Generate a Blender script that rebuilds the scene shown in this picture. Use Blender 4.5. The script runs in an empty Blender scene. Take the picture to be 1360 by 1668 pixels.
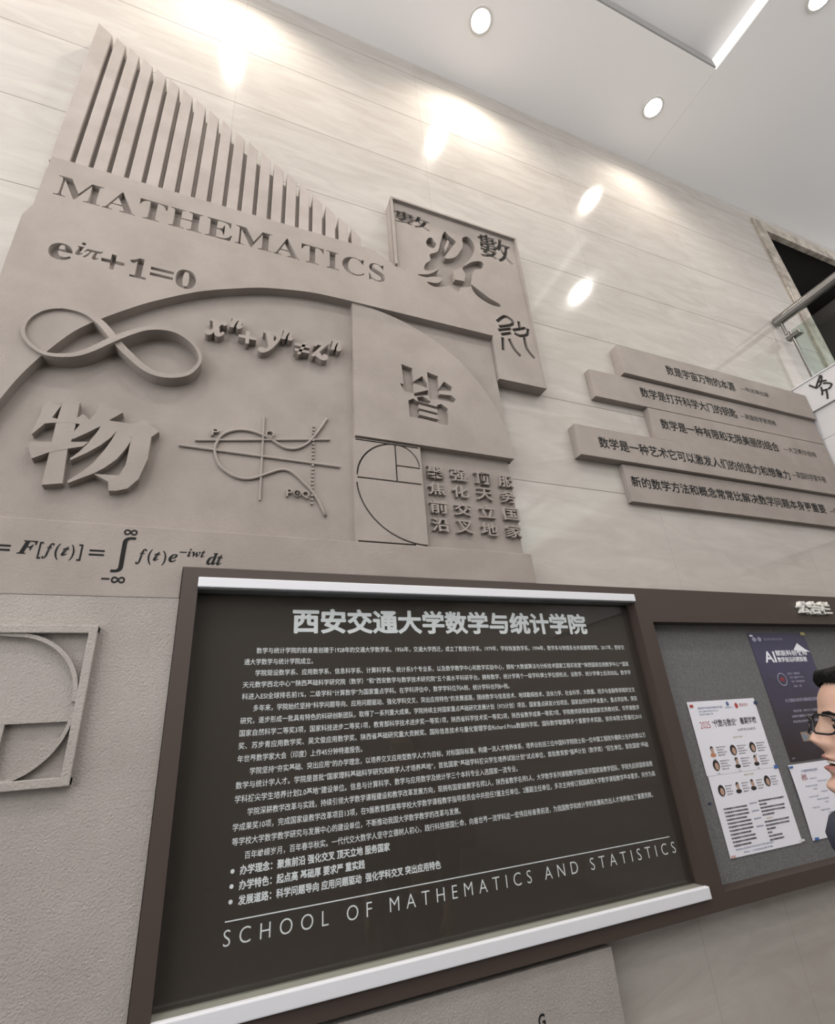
import bpy, bmesh, math, random
from mathutils import Vector, Matrix, noise
random.seed(7)
C = bpy.context.scene.collection
SC = bpy.context.scene
PI = math.pi

# ------------------------------------------------------------------ camera
cam_d = bpy.data.cameras.new('camera')
cam = bpy.data.objects.new('camera', cam_d); C.objects.link(cam)
right = Vector((0.92720471, -0.36743927, -0.07266228))
down = Vector((0.09028289, 0.40752428, -0.90872051))
fwd = Vector((0.36351125, 0.83600977, 0.41103191))
cam.matrix_world = Matrix(((right.x, -down.x, -fwd.x, 0), (right.y, -down.y, -fwd.y, 0),
                           (right.z, -down.z, -fwd.z, 1.65), (0, 0, 0, 1)))
cam_d.sensor_fit = 'VERTICAL'; cam_d.sensor_height = 24.0
cam_d.lens = 24.0 * 822.34 / 1668.0
cam_d.clip_start = 0.02; cam_d.clip_end = 100
SC.camera = cam

# ------------------------------------------------------------------ world, exposure
SC.view_settings.view_transform = 'Standard'; SC.view_settings.look = 'None'
SC.view_settings.exposure = 0.40; SC.view_settings.gamma = 1.0
SC.view_settings.use_curve_mapping = False
world = bpy.data.worlds.new('lobby_light'); SC.world = world; world.use_nodes = True
bgn = world.node_tree.nodes['Background']
bgn.inputs[0].default_value = (1.0, 0.985, 0.98, 1); bgn.inputs[1].default_value = 2.5
LAMP_W = 112.0

WALL = 1.96          # plane of the back wall
CEIL = 6.65

# ------------------------------------------------------------------ materials
ALB = 0.76           # common scale of the paint and stone reflectances
def alb(c): return tuple(v * ALB for v in c)
def mat(name, color, rough=0.6, metal=0.0, spec=0.5, emit=None, estr=1.0):
    if not emit and not metal: color = alb(color)
    m = bpy.data.materials.new(name); m.use_nodes = True
    b = m.node_tree.nodes['Principled BSDF']
    b.inputs['Base Color'].default_value = (*color, 1); b.inputs['Roughness'].default_value = rough
    b.inputs['Metallic'].default_value = metal; b.inputs['Specular IOR Level'].default_value = spec
    if emit: 
        b.inputs['Emission Color'].default_value = (*emit, 1); b.inputs['Emission Strength'].default_value = estr
    return m
def N(m, t, **k):
    n = m.node_tree.nodes.new(t)
    for a, v in k.items(): setattr(n, a, v)
    return n
def LK(m, a, b): m.node_tree.links.new(a, b)
def math_node(m, op, a, b=None, c=None):
    n = N(m, 'ShaderNodeMath', operation=op)
    for i, v in enumerate((a, b, c)):
        if v is None: continue
        if isinstance(v, (int, float)): n.inputs[i].default_value = v
        else: LK(m, v, n.inputs[i])
    return n.outputs[0]
def bump(m, scale, strength, dist=0.003, detail=6, rough=0.6, extra=None):
    b = m.node_tree.nodes['Principled BSDF']
    tc = N(m, 'ShaderNodeNewGeometry')
    nz = N(m, 'ShaderNodeTexNoise'); nz.inputs['Scale'].default_value = scale
    nz.inputs['Detail'].default_value = detail; nz.inputs['Roughness'].default_value = rough
    LK(m, tc.outputs['Position'], nz.inputs['Vector'])
    bp = N(m, 'ShaderNodeBump'); bp.inputs['Strength'].default_value = strength; bp.inputs['Distance'].default_value = dist
    LK(m, nz.outputs[0], bp.inputs['Height']); LK(m, bp.outputs[0], b.inputs['Normal'])
    return nz
def vary(m, c1, c2, scale, detail=4, stretch=(1, 1, 1), lo=0.35, hi=0.65):
    b = m.node_tree.nodes['Principled BSDF']
    g = N(m, 'ShaderNodeNewGeometry'); mp = N(m, 'ShaderNodeMapping'); mp.inputs['Scale'].default_value = stretch
    LK(m, g.outputs['Position'], mp.inputs['Vector'])
    nz = N(m, 'ShaderNodeTexNoise'); nz.inputs['Scale'].default_value = scale; nz.inputs['Detail'].default_value = detail
    LK(m, mp.outputs[0], nz.inputs['Vector'])
    r = N(m, 'ShaderNodeValToRGB'); r.color_ramp.elements[0].position = lo; r.color_ramp.elements[1].position = hi
    r.color_ramp.elements[0].color = (*alb(c1), 1); r.color_ramp.elements[1].color = (*alb(c2), 1)
    LK(m, nz.outputs[0], r.inputs[0]); LK(m, r.outputs[0], b.inputs['Base Color'])
    return r

M = {}
M['relief'] = mat('sandstone_plaster', (0.33, 0.285, 0.255), 0.9, spec=0.2)
vary(M['relief'], (0.315, 0.277, 0.250), (0.36, 0.319, 0.290), 5)
bump(M['relief'], 150, 0.55, 0.004, 5, 0.65)
M['rough_relief'] = mat('rough_sandstone_plaster', (0.36, 0.32, 0.29), 0.9, spec=0.2)
vary(M['rough_relief'], (0.395, 0.36, 0.332), (0.445, 0.41, 0.38), 4)
bump(M['rough_relief'], 150, 0.9, 0.006, 5, 0.65)
M['bars_relief'] = mat('pale_sandstone_plaster', (0.38, 0.335, 0.305), 0.9, spec=0.2)
vary(M['bars_relief'], (0.36, 0.315, 0.285), (0.42, 0.372, 0.342), 6)
bump(M['bars_relief'], 130, 0.35, 0.003, 5, 0.6)
M['ink'] = mat('black_engraving_paint', (0.012, 0.012, 0.012), 0.8, spec=0.2)
M['soft_dark'] = mat('dark_grey_lines', (0.045, 0.042, 0.038), 0.8, spec=0.2)  # one dark grey for groove floors, small engraved characters and brush characters
M['frame'] = mat('brown_powder_coat', (0.062, 0.045, 0.038), 0.5, spec=0.35)
M['alu'] = mat('white_anodised_profile', (0.74, 0.75, 0.79), 0.32, 0.0, 0.5)
M['sill'] = mat('grey_green_inner_sill', (0.27, 0.27, 0.235), 0.4)
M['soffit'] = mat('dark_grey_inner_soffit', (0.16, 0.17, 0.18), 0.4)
M['panel'] = mat('dark_brown_display_panel', (0.058, 0.046, 0.040), 0.6, spec=0.2)
M['print'] = mat('white_print', (0.98, 1.0, 1.06), 0.6)
M['felt'] = mat('grey_felt', (0.17, 0.17, 0.172), 0.95, spec=0.1)
vary(M['felt'], (0.13, 0.13, 0.132), (0.21, 0.21, 0.214), 240, 6)
bump(M['felt'], 400, 0.4, 0.002)
M['white_acrylic'] = mat('white_acrylic', (0.80, 0.79, 0.75), 0.35)
M['paper'] = mat('white_paper', (0.86, 0.86, 0.93), 0.5)
M['poster'] = mat('purple_poster_paper', (0.06, 0.055, 0.11), 0.4)
# poster colours: cloudy violet at the top to dark plum below
g = N(M['poster'], 'ShaderNodeNewGeometry'); sx = N(M['poster'], 'ShaderNodeSeparateXYZ')
LK(M['poster'], g.outputs['Position'], sx.inputs[0])
nz = N(M['poster'], 'ShaderNodeTexNoise'); nz.inputs['Scale'].default_value = 6
LK(M['poster'], g.outputs['Position'], nz.inputs['Vector'])
hh = math_node(M['poster'], 'MULTIPLY_ADD', sx.outputs[2], 1.0 / 0.63, -1.42 / 0.63)
h2 = math_node(M['poster'], 'MULTIPLY_ADD', nz.outputs[0], 0.5, hh)
cr = N(M['poster'], 'ShaderNodeValToRGB')
els = cr.color_ramp.elements
els[0].position = 0.2; els[0].color = (0.0192, 0.0096, 0.0128, 1)
els[1].position = 1.25 if False else 1.0; els[1].color = (0.044, 0.0416, 0.088, 1)
e = els.new(0.62); e.color = (0.0304, 0.0256, 0.0416, 1)
LK(M['poster'], h2, cr.inputs[0]); LK(M['poster'], cr.outputs[0], M['poster'].node_tree.nodes['Principled BSDF'].inputs['Base Color'])
M['txt_dark'] = mat('dark_print', (0.05, 0.05, 0.06), 0.6)
M['txt_blue'] = mat('blue_print', (0.12, 0.17, 0.32), 0.6)
M['txt_red'] = mat('red_print', (0.45, 0.06, 0.05), 0.6)
M['txt_gold'] = mat('gold_print', (0.55, 0.42, 0.18), 0.6)
M['txt_lilac'] = mat('lilac_print', (0.42, 0.40, 0.52), 0.6)
M['portrait_hair'] = mat('portrait_black', (0.02, 0.018, 0.018), 0.5)
M['portrait_skin'] = mat('portrait_skin', (0.50, 0.32, 0.24), 0.5)
M['portrait_red'] = mat('portrait_orange', (0.55, 0.24, 0.12), 0.5)
M['tape_blue'] = mat('blue_tape', (0.05, 0.15, 0.42), 0.4)
M['tape_dark'] = mat('navy_tape', (0.02, 0.035, 0.10), 0.4)
M['tape_yellow'] = mat('yellow_tape', (0.50, 0.42, 0.16), 0.4)
M['tape_clear'] = mat('clear_tape', (0.75, 0.75, 0.75), 0.2)
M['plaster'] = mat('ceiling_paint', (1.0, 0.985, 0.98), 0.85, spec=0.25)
M['white_panel'] = mat('white_stone_panel', (0.62, 0.61, 0.62), 0.6)
M['led'] = mat('linear_light_diffuser', (0.8, 0.8, 0.8), 0.4, emit=(1.0, 0.96, 0.92), estr=0.5)
M['lens'] = mat('lit_downlight_lens', (0.9, 0.9, 0.9), 0.4, emit=(1.0, 0.93, 0.82), estr=28)
M['trimring'] = mat('white_lamp_ring', (0.75, 0.73, 0.70), 0.4)
M['steel'] = mat('brushed_steel', (0.27, 0.265, 0.26), 0.22, 1.0)
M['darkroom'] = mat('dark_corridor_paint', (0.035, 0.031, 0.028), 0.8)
M['rear_wall'] = mat('brown_unseen_wall', (0.16, 0.15, 0.14), 0.7)
M['floor'] = mat('polished_floor_stone', (0.13, 0.12, 0.11), 0.3)
vary(M['floor'], (0.08, 0.076, 0.072), (0.11, 0.106, 0.10), 2)
M['skin'] = mat('skin', (0.52, 0.335, 0.25), 0.5, spec=0.35)
vary(M['skin'], (0.50, 0.31, 0.235), (0.57, 0.38, 0.295), 14)
M['lips'] = mat('lip_skin', (0.36, 0.15, 0.13), 0.4)
M['mouth'] = mat('mouth_inside', (0.07, 0.02, 0.02), 0.5)
M['teeth'] = mat('teeth', (0.72, 0.68, 0.60), 0.3)
M['hair'] = mat('black_hair', (0.005, 0.0045, 0.0045), 0.75, spec=0.15); bump(M['hair'], 160, 0.9, 0.006)
M['eye'] = mat('eye_white', (0.7, 0.68, 0.65), 0.2)
M['iris'] = mat('dark_iris', (0.015, 0.01, 0.008), 0.1)
M['black_plastic'] = mat('black_plastic', (0.012, 0.012, 0.014), 0.3)
M['jacket'] = mat('navy_cloth', (0.014, 0.019, 0.036), 0.85); bump(M['jacket'], 300, 0.3)
M['trousers'] = mat('dark_grey_cloth', (0.03, 0.03, 0.032), 0.85)
M['shoe'] = mat('black_shoe_leather', (0.015, 0.015, 0.015), 0.4)

def glass_mat(name, tint, refl=1.0, rough=0.0):
    m = bpy.data.materials.new(name); m.use_nodes = True
    nt = m.node_tree; nt.nodes.clear()
    out = nt.nodes.new('ShaderNodeOutputMaterial'); mix = nt.nodes.new('ShaderNodeMixShader')
    tr = nt.nodes.new('ShaderNodeBsdfTransparent'); tr.inputs[0].default_value = (*tint, 1)
    gl = nt.nodes.new('ShaderNodeBsdfGlossy'); gl.inputs['Roughness'].default_value = rough
    gl.inputs[0].default_value = (refl, refl, refl, 1)
    fr = nt.nodes.new('ShaderNodeFresnel'); fr.inputs[0].default_value = 1.45
    ge = nt.nodes.new('ShaderNodeNewGeometry'); mu = nt.nodes.new('ShaderNodeMath'); mu.operation = 'MULTIPLY_ADD'
    mu.inputs[1].default_value = -1.0; mu.inputs[2].default_value = 1.0; nt.links.new(ge.outputs['Backfacing'], mu.inputs[0])
    m2 = nt.nodes.new('ShaderNodeMath'); m2.operation = 'MULTIPLY'; nt.links.new(mu.outputs[0], m2.inputs[0]); nt.links.new(fr.outputs[0], m2.inputs[1])
    nt.links.new(m2.outputs[0], mix.inputs[0]); nt.links.new(tr.outputs[0], mix.inputs[1])
    nt.links.new(gl.outputs[0], mix.inputs[2]); nt.links.new(mix.outputs[0], out.inputs[0])
    return m
M['glass'] = glass_mat('cabinet_glass', (0.93, 0.94, 0.93), 0.75)
M['rail_glass'] = glass_mat('railing_glass', (0.80, 0.85, 0.82), 1.0)

# polished stone wall: pale slabs, 0.6 m courses, staggered upright joints, faint horizontal streaks
def stone_wall(name, c1, c2, joints=True, axis=0):
    m = mat(name, c1, 0.085, spec=0.42)
    b = m.node_tree.nodes['Principled BSDF']
    g = N(m, 'ShaderNodeNewGeometry'); sp = N(m, 'ShaderNodeSeparateXYZ'); LK(m, g.outputs['Position'], sp.inputs[0])
    X, Z = sp.outputs[axis], sp.outputs[2]
    mp = N(m, 'ShaderNodeMapping'); mp.inputs['Scale'].default_value = (0.9, 0.9, 3.6)
    mp.inputs['Rotation'].default_value = (0, 0.10, 0)
    LK(m, g.outputs['Position'], mp.inputs['Vector'])
    n1 = N(m, 'ShaderNodeTexNoise'); n1.inputs['Scale'].default_value = 2.2; n1.inputs['Detail'].default_value = 9
    n1.inputs['Roughness'].default_value = 0.62; n1.inputs['Distortion'].default_value = 1.2
    LK(m, mp.outputs[0], n1.inputs['Vector'])
    row = math_node(m, 'FLOOR', math_node(m, 'MULTIPLY_ADD', Z, 1 / 0.6, -0.46 / 0.6))
    col = math_node(m, 'FLOOR', math_node(m, 'MULTIPLY_ADD', X, 1 / 1.27, -1.13 / 1.27))
    cmb = N(m, 'ShaderNodeCombineXYZ'); LK(m, row, cmb.inputs[0]); LK(m, col, cmb.inputs[1])
    wn = N(m, 'ShaderNodeTexWhiteNoise'); LK(m, cmb.outputs[0], wn.inputs['Vector'])
    t = math_node(m, 'ADD', n1.outputs[0], math_node(m, 'MULTIPLY_ADD', wn.outputs[0], 0.10, -0.05))
    r = N(m, 'ShaderNodeValToRGB'); r.color_ramp.elements[0].position = 0.32; r.color_ramp.elements[1].position = 0.68
    r.color_ramp.elements[0].color = (*alb(c1), 1); r.color_ramp.elements[1].color = (*alb(c2), 1); LK(m, t, r.inputs[0])
    def line(coord, period, off, width):
        f = math_node(m, 'FRACT', math_node(m, 'MULTIPLY_ADD', coord, 1 / period, -off / period))
        d = math_node(m, 'ABSOLUTE', math_node(m, 'SUBTRACT', f, 0.5))
        return math_node(m, 'GREATER_THAN', d, 0.5 - width / period / 2)
    hl = line(Z, 0.6, 0.46, 0.0048)
    vl = math_node(m, 'MULTIPLY', line(X, 1.27, 1.13, 0.003), math_node(m, 'GREATER_THAN', Z, 1.06))
    vb = math_node(m, 'MULTIPLY', line(X, 0.51, 1.94, 0.003), math_node(m, 'LESS_THAN', Z, 1.06))
    v = math_node(m, 'MULTIPLY', math_node(m, 'MAXIMUM', vl, vb), 0.30)
    L = math_node(m, 'MAXIMUM', math_node(m, 'MULTIPLY', hl, 0.85), v)
    mx = N(m, 'ShaderNodeMix', data_type='RGBA'); LK(m, L, mx.inputs[0]); LK(m, r.outputs[0], mx.inputs[6])
    mx.inputs[7].default_value = (0.10, 0.085, 0.07, 1); LK(m, mx.outputs[2], b.inputs['Base Color'])
    bp = N(m, 'ShaderNodeBump'); bp.inputs['Strength'].default_value = 0.02; bp.inputs['Distance'].default_value = 0.01
    LK(m, n1.outputs[0], bp.inputs['Height']); LK(m, bp.outputs[0], b.inputs['Normal'])
    return m
M['stone'] = stone_wall('pale_limestone_slabs', (0.44, 0.405, 0.368), (0.525, 0.495, 0.455))
M['trim_stone'] = mat('brown_veined_marble', (0.40, 0.33, 0.26), 0.25)
vary(M['trim_stone'], (0.28, 0.235, 0.19), (0.55, 0.49, 0.41), 9, 8)

# ------------------------------------------------------------------ helpers
def obj(name, me, m=None, parent=None):
    o = bpy.data.objects.new(name, me); C.objects.link(o)
    if m is not None:
        for mm in (m if isinstance(m, (list, tuple)) else [m]): me.materials.append(mm)
    if parent is not None: o.parent = parent; o.matrix_parent_inverse = parent.matrix_world.inverted() if False else Matrix.Translation(-parent.location)
    return o
def bmo(name, bm, m=None, parent=None, smooth=False):
    bmesh.ops.recalc_face_normals(bm, faces=bm.faces)
    me = bpy.data.meshes.new(name); bm.to_mesh(me); bm.free()
    if smooth: me.shade_smooth()
    return obj(name, me, m, parent)
def thing(name, label, cat, loc=(0, 0, 0), group=None):
    o = bpy.data.objects.new(name, None); C.objects.link(o); o.location = loc; o.empty_display_size = 0.1
    return tag(o, label, cat, group)
def tag(o, label, cat, group=None):
    o['label'] = label; o['category'] = cat
    if group: o['group'] = group
    return o
def struct(o): o['kind'] = 'structure'; return o
def box(bm, x0, x1, y0, y1, z0, z1):
    v = [bm.verts.new((x, y, z)) for x in (x0, x1) for y in (y0, y1) for z in (z0, z1)]
    for f in ((0, 1, 3, 2), (4, 6, 7, 5), (0, 4, 5, 1), (2, 3, 7, 6), (0, 2, 6, 4), (1, 5, 7, 3)):
        bm.faces.new([v[i] for i in f])
    return bm
def prism(bm, pts, y0, y1):
    """outline (x, z) extruded from y0 (front) to y1 (back)"""
    a = [bm.verts.new((x, y0, z)) for x, z in pts]; b = [bm.verts.new((x, y1, z)) for x, z in pts]
    bm.faces.new(a); bm.faces.new(b[::-1]); n = len(pts)
    for i in range(n): bm.faces.new((a[i], b[i], b[(i + 1) % n], a[(i + 1) % n]))
    return bm
def bevel(bm, w, seg=2):
    bmesh.ops.remove_doubles(bm, verts=bm.verts, dist=1e-6)
    es = [e for e in bm.edges if len(e.link_faces) == 2 and e.calc_face_angle(0) > 0.6]
    bmesh.ops.bevel(bm, geom=es, offset=w, segments=seg, affect='EDGES', profile=0.6, clamp_overlap=True)
    return bm
def strip(bm, pts, w, y0, y1, closed=False):
    """a band of width w along points (x, z), rectangular section"""
    n = len(pts); L = []; R = []
    for i, p in enumerate(pts):
        a = pts[i - 1] if (i or closed) else p; b = pts[(i + 1) % n] if (i < n - 1 or closed) else p
        d = Vector((b[0] - a[0], b[1] - a[1])); d.normalize(); q = Vector((-d.y, d.x)) * (w[i] if isinstance(w, list) else w) / 2
        L.append((p[0] + q.x, p[1] + q.y)); R.append((p[0] - q.x, p[1] - q.y))
    vs = []
    for i in range(n):
        yy0 = y0[i] if isinstance(y0, list) else y0; yy1 = y1[i] if isinstance(y1, list) else y1
        vs.append([bm.verts.new((L[i][0], yy0, L[i][1])), bm.verts.new((R[i][0], yy0, R[i][1])),
                   bm.verts.new((R[i][0], yy1, R[i][1])), bm.verts.new((L[i][0], yy1, L[i][1]))])
    for i in range(n if closed else n - 1):
        a = vs[i]; b = vs[(i + 1) % n]
        for k in range(4): bm.faces.new((a[k], a[(k + 1) % 4], b[(k + 1) % 4], b[k]))
    if not closed: bm.faces.new(vs[0][::-1]); bm.faces.new(vs[-1])
    return bm
def tube(bm, pts, r, seg=10, closed=False):
    pts = [Vector(p) for p in pts]; n = len(pts); rings = []
    up = Vector((0, 1, 0.01))
    for i, p in enumerate(pts):
        d = (pts[min(i + 1, n - 1)] - pts[max(i - 1, 0)]).normalized()
        u = d.cross(up)
        if u.length < 1e-3: u = d.cross(Vector((1, 0, 0)))
        u.normalize(); v = d.cross(u); rr = r[i] if isinstance(r, list) else r
        rings.append([bm.verts.new(p + (u * math.cos(2 * PI * k / seg) + v * math.sin(2 * PI * k / seg)) * rr) for k in range(seg)])
    for i in range(n - 1):
        for k in range(seg): bm.faces.new((rings[i][k], rings[i][(k + 1) % seg], rings[i + 1][(k + 1) % seg], rings[i + 1][k]))
    bm.faces.new(rings[0][::-1]); bm.faces.new(rings[-1])
    return bm
def smooth_path(pts, sub=4, closed=False):
    n = len(pts); out = []
    P = lambda i: pts[i % n] if closed else pts[max(0, min(n - 1, i))]
    for i in range(n if closed else n - 1):
        p0, p1, p2, p3 = P(i - 1), P(i), P(i + 1), P(i + 2)
        for k in range(sub):
            t = k / sub
            out.append(tuple(0.5 * (2 * b + (c - a) * t + (2 * a - 5 * b + 4 * c - d) * t * t + (3 * b - a - 3 * c + d) * t ** 3)
                             for a, b, c, d in zip(p0, p1, p2, p3)))
    if not closed: out.append(tuple(pts[-1]))
    return out
def arc(cx, cz, r, a0, a1, n=28, rz=None):
    return [(cx + r * math.cos(math.radians(a0 + (a1 - a0) * i / n)), cz + (rz or r) * math.sin(math.radians(a0 + (a1 - a0) * i / n))) for i in range(n + 1)]

_cache = {}
def glyphs(body, bold=0.0, ext=0.0, res=3, spacing=1.0):
    """flat or solid lettering as a mesh, ink box scaled to 0..1 by text_rect"""
    k = (body, bold, ext, res, spacing)
    c = bpy.data.curves.new('lettering', 'FONT'); c.body = body; c.offset = bold; c.extrude = ext
    c.resolution_u = res; c.space_character = spacing
    o = bpy.data.objects.new('lettering', c); C.objects.link(o)
    dg = bpy.context.evaluated_depsgraph_get(); dg.update()
    me = bpy.data.meshes.new_from_object(o.evaluated_get(dg))
    bpy.data.objects.remove(o); bpy.data.curves.remove(c)
    return me
def text_mesh(body, x0, x1, z0, z1, y, depth=0.0, bold=0.0, res=3, spacing=1.0, keep=False, yaw=0.0):
    """lettering filling the wall rectangle x0..x1, z0..z1; front face at y, solid to y + depth"""
    if bold > 0.013:      # heavy weights: a ring of shifted copies of the regular letters
        base = glyphs(body, 0.008, 0.5 if depth else 0.0, res, spacing); bm = bmesh.new()
        k = bold - 0.008
        for i, (dx, dy) in enumerate(((0, 0), (k, 0), (-k, 0), (0, k), (0, -k), (k * .7, k * .7), (-k * .7, k * .7), (k * .7, -k * .7), (-k * .7, -k * .7)) if bold > 0.018 else ((0, 0), (k, k * .6), (-k, k * .6), (0, -k))):
            c = base.copy()
            for v in c.vertices: v.co.x += dx; v.co.y += dy; v.co.z += 0.002 * i if depth else i
            bm.from_mesh(c); bpy.data.meshes.remove(c)
        me = bpy.data.meshes.new('lettering'); bm.to_mesh(me); bm.free(); bpy.data.meshes.remove(base)
    else:
        me = glyphs(body, bold, 0.5 if depth else 0.0, res, spacing)
    vs = me.vertices; a0 = min(v.co.x for v in vs); a1 = max(v.co.x for v in vs)
    b0 = min(v.co.y for v in vs); b1 = max(v.co.y for v in vs)
    for v in vs:
        u = (v.co.x - a0) / (a1 - a0); w = (v.co.y - b0) / (b1 - b0)
        v.co = (x0 + u * (x1 - x0), y + (0.5 - v.co.z) * depth if depth else y - v.co.z * 0.00006, z0 + w * (z1 - z0))
    return me
def lines(name, meshes, m, parent):
    for me in meshes: obj(name, me, m, parent)
def join_meshes(meshes):
    bm = bmesh.new()
    for me in meshes: bm.from_mesh(me); bpy.data.meshes.remove(me)
    me = bpy.data.meshes.new('joined'); bm.to_mesh(me); bm.free(); return me
def bm_mesh(bm):
    bmesh.ops.recalc_face_normals(bm, faces=bm.faces)
    me = bpy.data.meshes.new('cutter'); bm.to_mesh(me); bm.free(); return me
def carve(o, cutters):
    """cut the cutter meshes out of o"""
    me = join_meshes(cutters)
    b = bmesh.new(); b.from_mesh(me); bmesh.ops.remove_doubles(b, verts=b.verts, dist=1e-6)
    bmesh.ops.recalc_face_normals(b, faces=b.faces); b.to_mesh(me); b.free()
    c = bpy.data.objects.new('cutter', me); C.objects.link(c)
    md = o.modifiers.new('cut', 'BOOLEAN'); md.operation = 'DIFFERENCE'; md.solver = 'EXACT'; md.use_self = True; md.object = c
    dg = bpy.context.evaluated_depsgraph_get(); dg.update()
    new = bpy.data.meshes.new_from_object(o.evaluated_get(dg))
    o.modifiers.clear(); old = o.data; o.data = new; bpy.data.meshes.remove(old)
    bpy.data.objects.remove(c); bpy.data.meshes.remove(me)
    return o

# ------------------------------------------------------------------ the setting
YF = -5.0
def wall_slab():
    # back wall with the opening of the upper gallery at right
    bm = bmesh.new(); x0, x1 = -3.2, 9.0; ox0, ox1, oz0, oz1 = 5.10, 7.6, 3.95, 6.52
    box(bm, x0, ox0, WALL, WALL + 0.08, 0, CEIL + 0.3)
    box(bm, ox0, ox1, WALL, WALL + 0.08, 0, oz0); box(bm, ox0, ox1, WALL, WALL + 0.08, oz1, CEIL + 0.3)
    box(bm, ox1, x1, WALL, WALL + 0.08, 0, CEIL + 0.3)
    return bm
struct(bmo('wall_back', wall_slab(), M['stone']))
bm = bmesh.new(); box(bm, -3.2, 9.0, YF, WALL, -0.1, 0.0); struct(bmo('floor', bm, M['floor']))
bm = bmesh.new(); box(bm, -3.35, -3.2, YF, WALL, 0.0, 1.0); struct(bmo('unseen_wall_left', bm, M['rear_wall']))  # unseen low wall, added; kept low to let light in from the left
bm = bmesh.new(); box(bm, -3.2, 9.0, YF - 0.2, YF, 0.0, 4.5); struct(bmo('unseen_wall_front', bm, M['rear_wall']))  # unseen rear wall, added to dim the glass reflections, open above for light
RX, RY, RH = 3.575, 1.122, 0.12
bm = bmesh.new(); box(bm, -3.2, RX, RY, WALL, CEIL, CEIL + 0.3)
struct(bmo('ceiling', bm, M['plaster']))
bm = bmesh.new(); box(bm, RX + 0.002, 9.0, YF, WALL, CEIL, CEIL + 0.3); struct(bmo('ceiling.001', bm, M['plaster']))
bm = bmesh.new(); box(bm, -3.2, RX, YF, RY, CEIL + RH, CEIL + 0.3); struct(bmo('ceiling.002', bm, M['plaster']))
M['recess'] = mat('recess_shade_grey', (0.36, 0.355, 0.35), 0.85)
bm = bmesh.new(); box(bm, -3.2, RX - 0.014, RY - 0.012, RY, CEIL + 0.004, CEIL + RH - 0.002); struct(bmo('recess_shade_strip', bm, M['recess']))  # added strip, its grey stands in for shade on the recess's far edge
bm = bmesh.new(); box(bm, RX - 0.012, RX, YF, RY, CEIL, CEIL + RH - 0.002)
tag(bmo('linear_light', bm, M['led']), 'long white light strip along the edge of the ceiling recess', 'light')
# gallery parapet at right: the wall under the railing, floor slab of the gallery, corridor behind the opening
bm = bmesh.new(); box(bm, 4.40, 4.62, YF, WALL, 0, 4.02); struct(bmo('wall_right', bm, M['stone']))
bm = bmesh.new(); box(bm, 4.62, 9.0, YF, WALL, 3.75, 3.95); struct(bmo('floor.001', bm, M['floor']))
bm = bmesh.new()
box(bm, 4.6, 9.0, 3.6, 3.7, 3.9, 6.9); box(bm, 4.9, 5.0, WALL + 0.08, 3.6, 3.9, 6.9); box(bm, 7.7, 7.8, WALL + 0.08, 3.6, 3.9, 6.9)
box(bm, 4.9, 7.8, WALL + 0.08, 3.7, 6.6, 6.7); box(bm, 4.9, 7.8, WALL + 0.08, 3.7, 3.85, 3.95)
struct(bmo('wall_corridor', bm, M['darkroom']))
bm = bmesh.new()
prism(bm, [(5.06, 3.95), (5.22, 3.95), (5.22, 6.395), (7.5, 6.395), (7.5, 6.54), (5.06, 6.54)], WALL - 0.02, WALL + 0.04); bevel(bm, 0.006)
struct(bmo('trim_1', bm, M['trim_stone']))

# ------------------------------------------------------------------ downlights
def downlight_mesh():
    ring = bmesh.new(); n = 36; prof = [(0.072, 0.0), (0.074, -0.006), (0.092, -0.006), (0.096, 0.0)]
    rs = [[ring.verts.new((r * math.cos(2 * PI * k / n), r * math.sin(2 * PI * k / n), z)) for k in range(n)] for r, z in prof]
    for i in range(3):
        for k in range(n): ring.faces.new((rs[i][k], rs[i][(k + 1) % n], rs[i + 1][(k + 1) % n], rs[i + 1][k]))
    lens = bmesh.new(); bmesh.ops.create_circle(lens, cap_ends=True, segments=n, radius=0.073)
    for v in lens.verts: v.co.z = -0.003
    return ring, lens
spots = [
    (1.523, 1.53, CEIL, 'lit ceiling downlight left of the light strip, close to the wall'),
    (3.274, 1.53, CEIL, 'lit ceiling downlight nearest the corner of the ceiling recess'),
    (3.95, 0.50, CEIL, 'lit ceiling downlight at the top right edge of the photo'),
    (-0.225, 1.53, CEIL, 'ceiling downlight above the tall stone bars, mirrored in the polished wall'),
    (-1.975, 1.53, CEIL, 'ceiling downlight over the left end of the wall, beyond the photo'),
    (3.95, -1.25, CEIL, 'ceiling downlight further along the light strip, beyond the photo'),
    (3.95, -3.0, CEIL, 'ceiling downlight at the far end of the light strip, beyond the photo'),
    (0.65, -0.6, CEIL + RH, 'added unseen fill downlight in the ceiling recess above the camera'),  # the recess downlights are added, unseen, to strengthen the overhead light
    (-1.6, -0.6, CEIL + RH, 'added unseen fill downlight in the left part of the ceiling recess'),
    (2.6, -0.9, CEIL + RH, 'added unseen fill downlight in the right part of the ceiling recess'),
    (0.65, -3.2, CEIL + RH, 'added unseen rear fill downlight in the ceiling recess'),
]
ring0, lens0 = downlight_mesh()
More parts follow.
